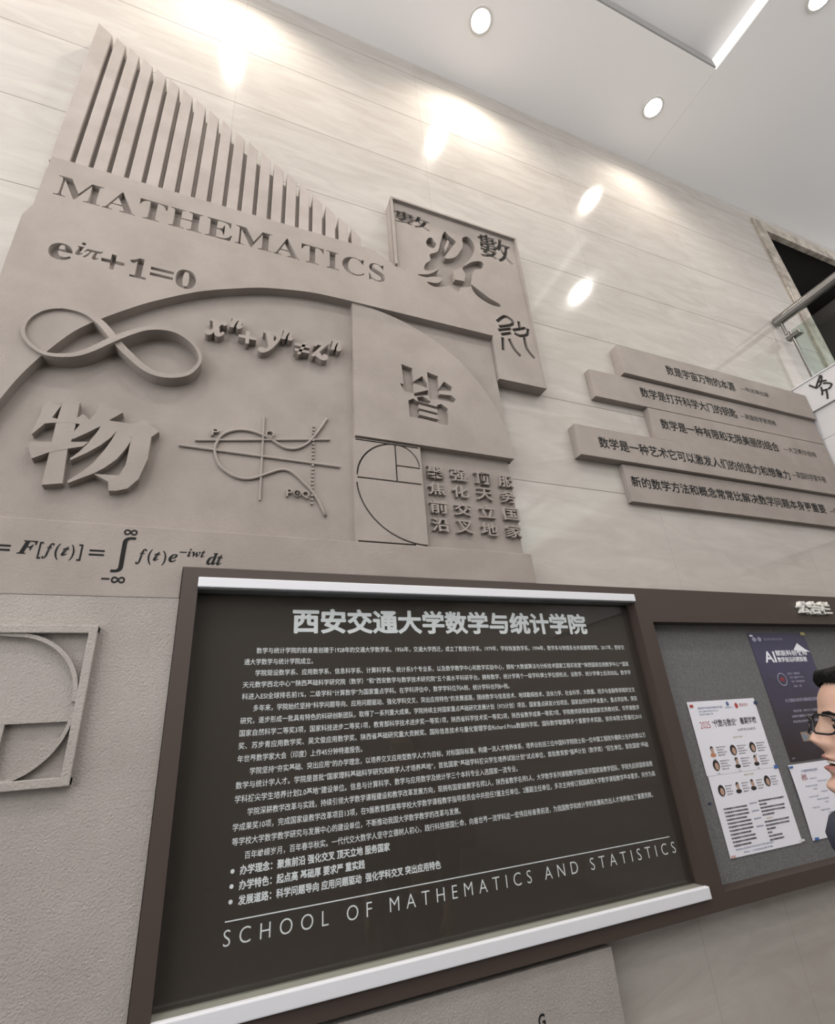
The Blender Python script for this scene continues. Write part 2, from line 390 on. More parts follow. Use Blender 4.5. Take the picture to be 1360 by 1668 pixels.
for i, (x, y, z, lab) in enumerate(spots):
    t = thing('downlight', lab, 'light', (x, y, z), 'round ceiling downlights')
    if i == 0:
        r0 = bmo('ring', ring0, M['trimring']); l0 = bmo('lens', lens0, M['lens']); r0.parent = t; l0.parent = t
    else:
        for s in (r0, l0):
            c = s.copy(); C.objects.link(c); c.parent = t
    ld = bpy.data.lights.new('lamp', 'SPOT'); ld.energy = LAMP_W * ((1.0 if x < 3 else 0.6) if y > 1 else (1.2 if x < 2 else 0.6)); ld.color = (1.0, 0.90, 0.79) if y > 1 else (1.0, 0.95, 0.90)
    ld.spot_size = math.radians(150); ld.spot_blend = 0.9; ld.shadow_soft_size = 0.06
    lo = bpy.data.objects.new('lamp', ld); C.objects.link(lo); lo.location = (0, 0, -0.03); lo.parent = t

# ------------------------------------------------------------------ the mathematics relief
T = thing('mathematics_relief', 'large taupe stone relief of stepped bars, carved MATHEMATICS and formulas, left of the quotations', 'relief', (0.26, WALL, 0.0))
R = M['relief']
def Y(p): return WALL - p
# stepped bars along a falling curve
tops = [(-0.863, 5.371), (-0.782, 5.308), (-0.64, 5.211), (-0.493, 5.109), (-0.351, 5.009), (-0.177, 4.881), (-0.033, 4.773),
        (0.112, 4.665), (0.262, 4.552), (0.40, 4.438), (0.53, 4.330), (0.684, 4.195), (0.72, 4.165)]
def top_at(x):
    for (a, za), (b, zb) in zip(tops, tops[1:]):
        if a <= x <= b: return za + (zb - za) * (x - a) / (b - a)
    return tops[-1][1]
BASE = 4.192
edges = [-0.776 + 0.0730 * i for i in range(21)]
g = 0.0100
bounds = [(-0.863, edges[0] - g)] + [(edges[i] + g, edges[i + 1] - g) for i in range(19)]
for a, b in bounds:
    bm = bmesh.new()
    za, zb = top_at(a) + 0.010, top_at(b) - 0.004
    prism(bm, [(a, BASE - 0.03), (b, BASE - 0.03), (b, zb), (a, za)], Y(0.085), Y(0.0)); bevel(bm, 0.004)
    bmo('bar', bm, M['bars_relief'], T)
# backing slab behind the bars
bm = bmesh.new(); prism(bm, [(-0.858, 4.10), (0.69, 4.10), (0.69, top_at(0.69) - 0.06)] + [(x, z - 0.07) for x, z in tops[-3:0:-1]] + [(-0.858, 5.28)], Y(0.052), Y(0.0))
bmo('backing_slab', bm, R, T)
bm = bmesh.new(); prism(bm, [(-0.856, 4.07), (0.86, 4.07), (0.69, 4.182), (0.69, BASE), (-0.856, BASE)], Y(0.0855), Y(0.0)); bevel(bm, 0.003)
bmo('band', bm, R, T)
# word plate with the great arch cut out of its lower edge
archp = [(-0.98, 2.16), (-0.90, 2.50), (-0.82, 2.70), (-0.751, 2.846), (-0.725, 2.933), (-0.695, 3.011), (-0.661, 3.083), (-0.594, 3.203), (-0.514, 3.295), (-0.407, 3.395), (-0.312, 3.47),
         (-0.161, 3.569), (0.018, 3.65), (0.129, 3.688), (0.305, 3.724), (0.429, 3.733), (0.541, 3.735)]
arch = smooth_path(archp[3:], 4)
plate_pts = [(-0.852, 4.088), (-0.852, 3.84), (-0.876, 3.765), (-0.874, 3.40), (-0.93, 3.38), (-0.95, 2.4)] + [(-0.86, 2.5)] + arch + [(1.372, 3.740), (0.86, 4.085)]
bm = bmesh.new(); prism(bm, plate_pts, Y(0.10), Y(0.0))
plate = bmo('word_plate', bm, R, T)
yc = Y(0.13); dC = 0.030 + 0.028
def letters_word(pairs): return [text_mesh(ch, x0, x1, z0, z1, yc, dC, bold, 4) for ch, x0, x1, z0, z1, bold in pairs]
cuts = [text_mesh('𝐌𝐀𝐓𝐇𝐄𝐌𝐀𝐓𝐈𝐂𝐒', -0.800, 0.728, 3.930, 4.064, yc, dC, 0.0, 4, 1.06)]
euler = [('𝐞', -0.754, -0.669, 3.560, 3.655, .012), ('𝒊', -0.662, -0.632, 3.609, 3.690, .01), ('𝝅', -0.634, -0.566, 3.604, 3.662, .01),
         ('+', -0.567, -0.480, 3.573, 3.661, .012), ('𝟏', -0.461, -0.390, 3.557, 3.676, .012), ('=', -0.379, -0.287, 3.592, 3.643, .012), ('𝟎', -0.278, -0.194, 3.559, 3.674, .012)]
cuts += letters_word(euler)
carve(plate, cuts)
def floor_of(name, items, y, m, parent):
    me = join_meshes([text_mesh(ch, x0, x1, z0, z1, y, 0.0, b, 4, sp) for ch, x0, x1, z0, z1, b, sp in items]); return obj(name, me, m, parent)
floor_of('engraved_word', [('𝐌𝐀𝐓𝐇𝐄𝐌𝐀𝐓𝐈𝐂𝐒', -0.800, 0.728, 3.930, 4.064, 0.0, 1.06)], Y(0.0715), R, T)
floor_of('engraved_formula', [(*q, 1.0) for q in euler], Y(0.0715), R, T)
# recessed field below the arch
bm = bmesh.new(); prism(bm, [(-0.94, 2.40), (1.36, 2.40), (1.36, 3.75), (0.5, 3.85), (-0.3, 3.6), (-0.94, 3.0)], Y(0.052), Y(0.0))
bmo('recessed_field', bm, R, T)
# square slab with a quarter disc
bm = bmesh.new(); box(bm, 0.539, 1.380, Y(0.055), Y(0.03), 2.925, 3.745); bevel(bm, 0.003)
bmo('square_slab', bm, R, T)
bm = bmesh.new(); prism(bm, [(0.539, 2.925)] + arc(0.539, 2.925, 0.838, 0, 90, 44, 0.812), Y(0.090), Y(0.040))
disc = bmo('quarter_disc', bm, R, T)
jie = [[(0.790, 3.395), (0.848, 3.382), (0.848, 3.300), (0.846, 3.225), (0.795, 3.225), (0.774, 3.270), (0.794, 3.270)], [(0.846, 3.296), (0.900, 3.345), (0.925, 3.300), (0.925, 3.272), (0.846, 3.288)],
       [(0.846, 3.225), (0.925, 3.262), (0.930, 3.232), (0.846, 3.206)], [(0.930, 3.378), (0.990, 3.364), (0.988, 3.215), (0.930, 3.205)],
       [(0.988, 3.286), (1.022, 3.338), (1.066, 3.312), (1.060, 3.285), (0.988, 3.272)], [(0.988, 3.250), (1.056, 3.256), (1.080, 3.236), (1.060, 3.212), (0.985, 3.212)],
       [(0.860, 3.204), (0.895, 3.216), (0.935, 3.190), (0.920, 3.176), (0.865, 3.180)], [(0.812, 3.175), (0.840, 3.192), (0.866, 3.175), (0.866, 3.078), (0.812, 3.078)],
       [(0.966, 3.176), (0.990, 3.190), (1.026, 3.168), (1.020, 3.066), (0.966, 3.066)], [(0.860, 3.180), (0.972, 3.166), (0.972, 3.150), (0.860, 3.162)],
       [(0.860, 3.138), (0.972, 3.128), (0.972, 3.114), (0.860, 3.124)], [(0.860, 3.100), (0.972, 3.090), (0.972, 3.070), (0.860, 3.080)]]
for i, q in enumerate(jie):
    b = bmesh.new(); prism(b, q, Y(0.12), Y(0.0640)); carve(disc, [bm_mesh(b)])
bm = bmesh.new()
for i, q in enumerate(jie): prism(bm, q, Y(0.0642 + 0.00005 * i), Y(0.0630))
bmo('engraved_character', bm, R, T)
# golden rectangle with its spiral, cut as narrow grooves
bm = bmesh.new(); box(bm, 0.533, 0.857, Y(0.080), Y(0.03), 2.410, 2.918)
gold = bmo('golden_rectangle', bm, R, T)
def groove_bm():
    cs = []
    w = 0.0075
    for pts in ([(0.545, 2.7165), (0.849, 2.7165)], [(0.731, 2.7165), (0.731, 2.911)], [(0.731, 2.800), (0.849, 2.800)], [(0.541, 2.911), (0.849, 2.911)], [(0.541, 2.416), (0.80, 2.416)],
                arc(0.735, 2.722, 0.190, 178, 90, 24), arc(0.735, 2.800, 0.112, 90, 4, 20), arc(0.857, 2.712, 0.315, 184, 270, 40, 0.295)):
        b = bmesh.new(); strip(b, pts, w, Y(0.10), Y(0.067)); cs.append(bm_mesh(b))
    return cs
for c in groove_bm(): carve(gold, [c])
bm = bmesh.new(); w = 0.0070
for pts in ([(0.545, 2.7165), (0.849, 2.7165)], [(0.731, 2.7165), (0.731, 2.911)], [(0.731, 2.800), (0.849, 2.800)], [(0.541, 2.911), (0.849, 2.911)], [(0.541, 2.416), (0.80, 2.416)],
            arc(0.735, 2.722, 0.190, 178, 90, 24), arc(0.735, 2.800, 0.112, 90, 4, 20), arc(0.857, 2.712, 0.315, 184, 270, 40, 0.295)):
    strip(bm, pts, w, Y(0.0682), Y(0.066))
bmo('spiral_groove', bm, M['soft_dark'], T)
# sixteen raised characters
grid = ['聚强顶服', '焦化天务', '前交立国', '沿叉地家']
gx = [0.931, 1.054, 1.184, 1.318]; gz = [2.797, 2.711, 2.617, 2.527]
for r in range(4):
    for c in range(4):
        me = text_mesh(grid[r][c], gx[c] - 0.044, gx[c] + 0.044, gz[r] - 0.033, gz[r] + 0.033, Y(0.072), 0.022, 0.012, 2)
        obj('raised_character', me, R, T)
# raised 'things' character
wu = [[(-0.57, 2.909), (-0.521, 2.891), (-0.518, 2.82), (-0.517, 2.733), (-0.524, 2.693), (-0.514, 2.549), (-0.572, 2.536), (-0.574, 2.666), (-0.577, 2.782), (-0.574, 2.863)],
 [(-0.631, 2.879), (-0.576, 2.863), (-0.594, 2.805), (-0.618, 2.764), (-0.638, 2.729), (-0.640, 2.741), (-0.629, 2.812)],
 [(-0.626, 2.773), (-0.596, 2.808), (-0.575, 2.805), (-0.522, 2.815), (-0.502, 2.841), (-0.478, 2.819), (-0.49, 2.784), (-0.513, 2.737), (-0.522, 2.746), (-0.504, 2.795), (-0.529, 2.797), (-0.588, 2.786)],
 [(-0.64, 2.697), (-0.466, 2.725), (-0.479, 2.704), (-0.523, 2.687), (-0.574, 2.665), (-0.619, 2.632), (-0.63, 2.658)],
 [(-0.458, 2.904), (-0.377, 2.871), (-0.412, 2.833), (-0.424, 2.813), (-0.479, 2.76), (-0.516, 2.727), (-0.518, 2.74), (-0.491, 2.788), (-0.465, 2.85)],
 [(-0.426, 2.827), (-0.335, 2.826), (-0.304, 2.853), (-0.245, 2.807), (-0.268, 2.779), (-0.268, 2.681), (-0.287, 2.594), (-0.316, 2.552), (-0.348, 2.539), (-0.373, 2.536), (-0.38, 2.572), (-0.428, 2.597), (-0.35, 2.601), (-0.335, 2.651), (-0.334, 2.751), (-0.331, 2.765), (-0.385, 2.79), (-0.432, 2.798)],
 [(-0.436, 2.811), (-0.383, 2.79), (-0.4, 2.753), (-0.428, 2.715), (-0.465, 2.677), (-0.506, 2.642), (-0.509, 2.648), (-0.488, 2.677), (-0.467, 2.716), (-0.443, 2.779)],
 [(-0.383, 2.793), (-0.33, 2.762), (-0.344, 2.716), (-0.367, 2.666), (-0.399, 2.626), (-0.428, 2.599), (-0.498, 2.551), (-0.5, 2.56), (-0.466, 2.598), (-0.439, 2.636), (-0.411, 2.698), (-0.394, 2.747)]]
bm = bmesh.new()
for i, p in enumerate(wu): prism(bm, p, Y(0.086 + 0.0003 * i), Y(0.04))
bmo('large_raised_character', bm, R, T)
# raised formula with powers
for ch, x0, x1, z0, z1 in (('𝒙', -0.131, -0.044, 3.329, 3.431), ('𝒏', -0.034, 0.023, 3.398, 3.465), ('+', 0.008, 0.084, 3.325, 3.398), ('𝒚', 0.093, 0.194, 3.290, 3.427),
                           ('𝒏', 0.194, 0.251, 3.393, 3.458), ('≠', 0.256, 0.324, 3.323, 3.405), ('𝒛', 0.335, 0.419, 3.316, 3.433), ('𝒏', 0.426, 0.482, 3.390, 3.461)):
    obj('raised_formula_letter', text_mesh(ch, x0, x1, z0, z1, Y(0.092), 0.042, 0.010 if ch in '≠+' else 0.024, 3), R, T)
# elliptic curve diagram
yy = Y(0.058)
curve = [(0.416, 3.013), (0.392, 2.965), (0.358, 2.906), (0.325, 2.861), (0.287, 2.834), (0.254, 2.827), (0.222, 2.833), (0.183, 2.857), (0.151, 2.873), (0.107, 2.886), (0.07, 2.889), (0.034, 2.883), (-0.001, 2.865), (-0.023, 2.843), (-0.035, 2.813), (-0.041, 2.783), (-0.035, 2.748), (-0.018, 2.708), (0.007, 2.684), (0.043, 2.664), (0.078, 2.658), (0.113, 2.664), (0.148, 2.682), (0.184, 2.702), (0.22, 2.719), (0.251, 2.72), (0.283, 2.703), (0.316, 2.671), (0.348, 2.639), (0.381, 2.589), (0.41, 2.525)]
bm = bmesh.new(); tube(bm, [(x, yy, z) for x, z in smooth_path(curve, 3)], 0.0062, 8); bmo('diagram_curve', bm, R, T, True)
for a, b in (((0.142, 2.975), (0.145, 2.57)), ((-0.117, 2.823), (0.423, 2.903)), ((-0.172, 2.790), (0.474, 2.768))):
    pass
for a, b, r in (((0.142, 2.972), (0.145, 2.568), 0.0045), ((-0.117, 2.808), (0.428, 2.902), 0.0052), ((-0.172, 2.776), (0.474, 2.768), 0.0055)):
    bm = bmesh.new(); tube(bm, [(a[0], yy, a[1]), (b[0], yy, b[1])], r, 8); bmo('diagram_line', bm, R, T)
for k in range(22):
    t = k / 21; bm = bmesh.new(); x = 0.356 - 0.004 * t; z = 2.958 - 0.381 * t
    box(bm, x - 0.0045, x + 0.0045, Y(0.063), Y(0.045), z - 0.0048, z + 0.0048); bmo('diagram_dot', bm, R, T)
for ch, x0, x1, z0, z1 in (('P', -0.060, -0.030, 2.838, 2.874), ('Q', 0.151, 0.188, 2.862, 2.901), ('P', 0.247, 0.272, 2.596, 2.632), ('⊕', 0.277, 0.306, 2.600, 2.629), ('Q', 0.310, 0.341, 2.594, 2.630)):
    obj('diagram_letter', text_mesh(ch, x0, x1, z0, z1, Y(0.066), 0.016, 0.01, 2), R, T)
# endless ribbon
inf = [(-0.487, 3.24), (-0.519, 3.271), (-0.566, 3.301), (-0.619, 3.309), (-0.664, 3.3), (-0.708, 3.272), (-0.738, 3.227), (-0.748, 3.178), (-0.739, 3.135), (-0.712, 3.098), (-0.679, 3.074), (-0.648, 3.064), (-0.606, 3.067), (-0.559, 3.083), (-0.514, 3.118), (-0.47, 3.165), (-0.433, 3.203), (-0.395, 3.238), (-0.35, 3.272), (-0.295, 3.292), (-0.237, 3.292), (-0.181, 3.261), (-0.147, 3.22), (-0.133, 3.174), (-0.144, 3.131), (-0.174, 3.087), (-0.228, 3.063), (-0.284, 3.061), (-0.335, 3.083), (-0.384, 3.125), (-0.428, 3.168)]
ip = smooth_path(inf, 4, True); n = len(ip); ws = []; y0 = []
for i in range(n):
    u = i / n
    ws.append(0.013 + 0.016 * max(0.0, math.cos(2 * PI * (u - 0.97))) ** 2 + 0.012 * max(0, math.cos(2 * PI * (u - 0.50))) ** 4)
    over = 0.012 * max(0, math.cos(2 * PI * (u - 0.5))) ** 3
    y0.append(Y(0.112 + over))
bm = bmesh.new(); strip(bm, ip, ws, y0, Y(0.045), True); bmo('endless_ribbon', bm, R, T)
# plate at the foot with the transform formula, and the rough slab below it
bm = bmesh.new(); prism(bm, [(-1.9, 2.150), (-0.101, 2.150), (-0.101, 2.262), (1.371, 2.262), (1.371, 2.405), (-1.9, 2.405)], Y(0.10), Y(0.0)); bevel(bm, 0.003)
bmo('formula_plate', bm, R, T)
items = [('=', -0.656, -0.605, 2.288, 2.309, .01, 1), ('𝑭', -0.586, -0.536, 2.281, 2.327, .012, 1), ('[', -0.531, -0.520, 2.267, 2.325, .006, 1), ('𝒇', -0.518, -0.490, 2.268, 2.323, .008, 1),
         ('(', -0.486, -0.473, 2.267, 2.322, .008, 1), ('𝒕', -0.468, -0.446, 2.281, 2.313, .008, 1), (')', -0.443, -0.431, 2.266, 2.321, .008, 1), (']', -0.422, -0.410, 2.266, 2.324, .006, 1),
         ('=', -0.390, -0.346, 2.287, 2.308, .01, 1), ('∫', -0.320, -0.259, 2.232, 2.361, -.004, 1), ('∞', -0.300, -0.258, 2.367, 2.389, .012, 1), ('−∞', -0.341, -0.272, 2.195, 2.218, .012, 1),
         ('𝒇', -0.251, -0.221, 2.264, 2.321, .008, 1), ('(', -0.216, -0.203, 2.264, 2.320, .008, 1), ('𝒕', -0.199, -0.177, 2.279, 2.312, .008, 1), (')', -0.171, -0.158, 2.264, 2.318, .008, 1),
         ('𝒆', -0.151, -0.123, 2.277, 2.308, .008, 1), ('−𝒊𝒘𝒕', -0.118, -0.034, 2.300, 2.331, .006, 1), ('𝒅𝒕', -0.028, 0.026, 2.274, 2.321, .01, 1)]
floor_of('painted_formula', items, Y(0.1008), M['ink'], T)
bm = bmesh.new(); prism(bm, [(-1.9, 0.0), (1.418, 0.0), (1.418, 0.940), (-0.101, 0.940), (-0.101, 2.1495), (-1.9, 2.1495)], Y(0.0985), Y(0.0))
bmo('lower_slab', bm, M['rough_relief'], T)
# framed golden spiral at the left edge
FY0, FY1 = Y(0.128), Y(0.09); rr = M['rough_relief']
bm = bmesh.new()
for q in (((-1.20, 2.038), (-0.318, 2.038)), ((-1.20, 1.617), (-0.318, 1.617))): strip(bm, list(q), 0.024, FY0, FY1)
strip(bm, [(-0.330, 1.606), (-0.330, 2.049)], 0.024, FY0 - 0.0004, FY1); strip(bm, [(-1.188, 1.606), (-1.188, 2.049)], 0.024, FY0 - 0.0004, FY1)
bevel(bm, 0.003); bmo('spiral_frame', bm, rr, T)
bm = bmesh.new(); strip(bm, [(-1.18, 1.779), (-0.345, 1.779)], 0.011, Y(0.120), FY1); strip(bm, [(-0.507, 1.779), (-0.507, 1.63)], 0.010, Y(0.1195), FY1); bmo('spiral_divider', bm, rr, T)
bm = bmesh.new(); strip(bm, [(-0.58, 2.026)] + arc(-0.53, 1.84, 0.182, 90, -4, 24, 0.182), 0.012, Y(0.1205), FY1)
strip(bm, arc(-0.52, 1.80, 0.175, 4, -90, 24, 0.178) + [(-0.62, 1.626)], 0.010, Y(0.1210), FY1); bmo('spiral_arc', bm, rr, T)
floor_of('painted_letter', [('G', 1.086, 1.112, 0.790, 0.826, .02, 1), ('8', 1.089, 1.111, 0.748, 0.782, .02, 1)], Y(0.0995), M['ink'], T)

# ------------------------------------------------------------------ panel of number characters
T = thing('character_panel', 'tall rimmed stone panel carved with four forms of the character for number', 'relief', (1.25, WALL, 3.45))
bm = bmesh.new(); prism(bm, [(0.80, 4.128), (0.862, 4.089), (1.382, 3.752), (1.382, 3.453), (1.70, 3.453), (1.70, 4.705), (0.80, 4.705)], Y(0.075), Y(0.001))
pan = bmo('slab', bm, R, T)
shu = {'main': [(1.158, 4.563), (1.19, 4.534), (1.234, 4.502), (1.212, 4.464), (1.175, 4.396), (1.138, 4.331), (1.152, 4.317), (1.21, 4.353), (1.253, 4.421), (1.282, 4.492), (1.282, 4.552), (1.319, 4.584), (1.351, 4.567), (1.369, 4.501), (1.333, 4.407), (1.262, 4.293), (1.32, 4.35), (1.386, 4.385), (1.413, 4.37), (1.393, 4.324), (1.343, 4.293), (1.319, 4.249), (1.3, 4.155), (1.27, 4.118), (1.219, 4.096), (1.204, 4.054), (1.166, 4.059), (1.141, 4.085), (1.091, 4.056), (1.034, 4.042), (0.995, 4.065), (1.065, 4.079), (1.104, 4.134), (1.032, 4.12), (0.994, 4.1), (0.939, 4.104), (1.015, 4.135), (1.087, 4.204), (1.027, 4.169), (0.988, 4.163), (0.999, 4.215), (1.036, 4.26), (1.035, 4.309), (1.092, 4.357), (1.121, 4.452)],
 'dot': [(1.021, 4.417), (1.039, 4.454), (1.064, 4.465), (1.076, 4.44), (1.089, 4.42), (1.071, 4.38), (1.041, 4.368), (1.023, 4.386)],
 'tail': [(1.289, 4.152), (1.34, 4.121), (1.413, 4.073), (1.482, 4.045), (1.471, 4.02), (1.396, 4.026), (1.318, 4.071)]}
def pr(pts, y0, y1, sm=3):
    b = bmesh.new(); prism(b, smooth_path(pts, sm, True), y0, y1); return bm_mesh(b)
depth = Y(0.038)
for k in ('main', 'dot', 'tail'): carve(pan, [pr(shu[k], Y(0.09), depth)])
for q in ([(1.18, 4.222), (1.246, 4.278), (1.266, 4.229), (1.251, 4.16), (1.187, 4.152)], [(1.172, 4.492), (1.184, 4.478), (1.150, 4.383), (1.141, 4.408)]):
    isl = bmesh.new(); prism(isl, q, Y(0.075), Y(0.035)); bmo('character_island', isl, R, T)
SM = [('數', 0.822, 1.062, 4.515, 4.628, 0.0), ('數', 1.402, 1.654, 4.440, 4.668, 0.0)]
small = [text_mesh(*q[:5], Y(0.09), 0.031, 0.016, 2) for q in SM]
for s in small: carve(pan, [s])
seal = [[(1.435, 3.892), (1.5, 3.953), (1.552, 3.928), (1.531, 3.892), (1.444, 3.855)], [(1.434, 3.824), (1.531, 3.863)], [(1.449, 3.795), (1.524, 3.827)], [(1.456, 3.774), (1.444, 3.672)],
        [(1.5, 3.776), (1.523, 3.704), (1.559, 3.659)], [(1.539, 3.854), (1.64, 3.901)], [(1.596, 3.941), (1.595, 3.882)], [(1.546, 3.833), (1.584, 3.822), (1.641, 3.849), (1.656, 3.9)], [(1.614, 3.819), (1.618, 3.73), (1.657, 3.668)]]
for q in seal:
    b = bmesh.new(); strip(b, smooth_path(q, 4) if len(q) > 2 else q, 0.022, Y(0.09), Y(0.059)); carve(pan, [bm_mesh(b)])
bm = bmesh.new()
for q in seal: strip(bm, smooth_path(q, 4) if len(q) > 2 else q, 0.020, Y(0.0605), Y(0.058))
bmo('engraved_character', bm, M['soft_dark'], T)
for k in shu: pass
bm = bmesh.new()
for k in ('main', 'dot', 'tail'): prism(bm, smooth_path(shu[k], 3, True), Y(0.0385), Y(0.037))
bmo('engraved_character', bm, R, T)
for q in SM:
    obj('engraved_character', text_mesh(*q[:5], Y(0.0605), 0.0, 0.016, 2), M['soft_dark'], T)
bm = bmesh.new()
box(bm, 0.800, 1.700, Y(0.096), Y(0.07), 4.690, 4.705); box(bm, 0.800, 0.812, Y(0.0955), Y(0.07), 4.120, 4.690)
q0 = len(bm.verts); box(bm, 1.688, 1.700, Y(0.0955), Y(0.07), 3.455, 4.690); bm.verts.ensure_lookup_table()
for v in bm.verts[q0:]:
    if v.co.z < 4 and v.co.y < Y(0.09): v.co.y = Y(0.0757)
bmo('rim', bm, R, T)

# ------------------------------------------------------------------ quotation slabs on the wall and around the corner
def slab(name, label, pts, p, text, tr, attrib, ar):
    t = thing(name, label, 'stone slab', ((pts[0][0] + pts[1][0]) / 2, WALL, pts[0][1]))
    bm = bmesh.new(); prism(bm, pts, Y(p), Y(0.0)); bevel(bm, 0.003); bmo('slab', bm, R, t)
    obj('quotation', text_mesh(text, *tr, Y(p + 0.0008), 0.0, 0.017, 2), M['ink'], t)
    obj('attribution', text_mesh(attrib, *ar, Y(p + 0.0008), 0.0, 0.006, 2), M['ink'], t)
XR = 4.334
slab('quotation_slab', 'topmost of the five stone slabs with black quotations, right of the relief', [(2.372, 3.737), (XR, 3.737), (XR, 3.972), (2.372, 3.972)], 0.070,
     '数是宇宙万物的本源', (2.778, 3.460, 3.816, 3.902), '—毕达哥拉斯', (3.520, 3.840, 3.845, 3.888))
slab('quotation_slab', 'second quotation slab from the top, reaching further left than the topmost one', [(2.095, 3.508), (XR, 3.520), (XR, 3.735), (2.095, 3.722)], 0.045,
     '数学是打开科学大门的钥匙', (2.492, 3.402, 3.585, 3.668), '—英国哲学家培根', (3.435, 3.822, 3.598, 3.645))
slab('quotation_slab', 'middle quotation slab, its left end set back behind its neighbours', [(2.515, 3.268), (XR, 3.268), (XR, 3.516), (2.515, 3.506)], 0.0448,
     '数学是一种有限和无限美丽的结合', (2.588, 3.728, 3.355, 3.436), '—大卫希尔伯特', (3.780, 4.155, 3.372, 3.420))
slab('quotation_slab', 'longest quotation slab, second from the bottom, reaching furthest left', [(1.855, 3.045), (XR, 3.052), (XR, 3.266), (1.855, 3.252)], 0.060,
     '数学是一种艺术它可以激发人们的创造力和想象力', (2.005, 3.690, 3.112, 3.190), '—英国科学家牛顿', (3.720, 4.100, 3.140, 3.195))
slab('quotation_slab', 'lowest of the five quotation slabs, above the notice board', [(2.170, 2.796), (XR, 2.798), (XR, 3.046), (2.170, 3.040)], 0.035,
     '新的数学方法和概念常常比解决数学问题本身更重要', (2.203, 3.985, 2.894, 2.968), '—华罗庚', (4.03, 4.20, 2.90, 2.95))
side = [(3.815, 4.075, 0.060, 'white stone slab with a brush character at the top of the right wall'), (3.570, 3.8135, 0.040, 'white stone slab on the right wall, second from the top'),
        (3.320, 3.5685, 0.0395, 'white stone slab on the right wall, third from the top'), (2.80, 3.3185, 0.055, 'lowest white stone slab at the right wall corner')]
XS = 4.40
for i, (z0, z1, p, lab) in enumerate(side):
    t = thing('side_slab', lab, 'stone slab', (XS, 1.0, z0))
    bm = bmesh.new(); box(bm, XS - p, XS, -2.0, WALL - 0.0, z0, z1); bevel(bm, 0.003); bmo('slab', bm, M['white_panel'], t)
    xs = XS - p - 0.002
    if i == 0:
        def sp(px): return px
        strokes = [[(1.835, 4.035), (1.80, 3.985), (1.765, 3.99), (1.735, 4.045), (1.75, 4.06)], [(1.742, 4.055), (1.79, 4.0), (1.80, 3.975)], [(1.77, 4.02), (1.73, 4.0), (1.72, 3.99)], [(1.745, 3.985), (1.715, 3.965), (1.70, 3.94), (1.73, 3.92), (1.775, 3.935)], [(1.77, 3.965), (1.775, 3.93), (1.785, 3.90)], [(1.745, 3.93), (1.755, 3.88), (1.765, 3.85)]]
    elif i == 1: strokes = [[(1.665, 3.76), (1.69, 3.74), (1.695, 3.67), (1.67, 3.61), (1.63, 3.59)], [(1.66, 3.70), (1.62, 3.69)]]
    else: strokes = []
    if strokes:
        bm = bmesh.new()
        for q in strokes: tube(bm, [(xs, a, b) for a, b in smooth_path(q, 4)], 0.007, 6)
        bmo('brush_character', bm, M['soft_dark'], t, True)
bm = bmesh.new(); box(bm, 4.332, 4.62, -2.0, WALL, 4.0755, 4.083); struct(bmo('trim_2', bm, M['alu']))

# ------------------------------------------------------------------ gallery railing
T = thing('railing', 'glass gallery railing with a round steel handrail at the upper right', 'railing', (4.55, 1.0, 4.02))
bm = bmesh.new(); tube(bm, [(4.55, 1.945, 4.872), (4.55, -4.5, 4.872)], 0.048, 24); bmo('handrail', bm, M['steel'], T, False)
bm = bmesh.new(); box(bm, 4.543, 4.557, -4.5, 1.862, 4.02, 4.705); bmo('glass_pane', bm, M['rail_glass'], T)
bm = bmesh.new(); box(bm, 4.532, 4.568, 1.866, 1.884, 4.02, 4.71); bevel(bm, 0.003); bmo('post', bm, M['steel'], T)
bm = bmesh.new(); tube(bm, [(4.55, 1.91, 4.70), (4.55, 1.91, 4.84)], 0.014, 10); box(bm, 4.52, 4.58, 1.80, 1.92, 4.628, 4.664); bevel(bm, 0.005); bmo('clamp', bm, M['steel'], T)
bm = bmesh.new(); tube(bm, [(4.515, 1.82, 4.646), (4.585, 1.82, 4.646)], 0.012, 10); bmo('bolt', bm, M['steel'], T)

# ------------------------------------------------------------------ notice board cabinet
T = thing('notice_board', 'wide brown framed board with a dark text panel and a grey pin area', 'notice board', (1.75, WALL, 0.953))
F0, F1 = Y(0.118), Y(0.0)
def FS(x): return x * 0.9903            # frame coordinates
def FZ(z): return 1.65 + (z - 1.65) * 0.9903
X0, X1, Z0, Z1 = -0.099, 3.93, 0.953, 2.262
def frame_bm(parts):
    bm = bmesh.new()
    for q in parts: box(bm, *q)
    return bm
fx = [FS(v) for v in (X0, -0.046, 1.925, 2.013, 3.84, X1)]
fz = [FZ(v) for v in (Z0, 0.998, 1.009, 2.094, 2.226, Z1)]
fb = frame_bm([(fx[0], fx[1], F0, F1, fz[0], fz[5]), (fx[2], fx[3], F0, F1, fz[0], fz[5]), (fx[4], fx[5], F0, F1, fz[0], fz[5]),
               (fx[1], fx[2], F0, F1, fz[4], fz[5]), (fx[1], fx[2], F0, F1, fz[0], fz[1]), (fx[3], fx[4], F0, F1, fz[3], fz[5]), (fx[3], fx[4], F0, F1, fz[0], fz[2])])
bmo('frame', fb, M['frame'], T)
bm = bmesh.new(); box(bm, fx[1], fx[2], Y(0.055), F1, fz[1], fz[4]); bmo('text_panel', bm, M['panel'], T)
bm = bmesh.new(); box(bm, fx[1], fx[2], Y(0.070), Y(0.065), fz[1] + 0.02, fz[4] - 0.02); gp = bmo('glass_pane', bm, M['glass'], T)
bm = bmesh.new(); box(bm, fx[1] - 0.001, fx[2] + 0.002, Y(0.130), Y(0.110), FZ(2.190), FZ(2.226)); bevel(bm, 0.003); bmo('top_profile', bm, M['alu'], T)
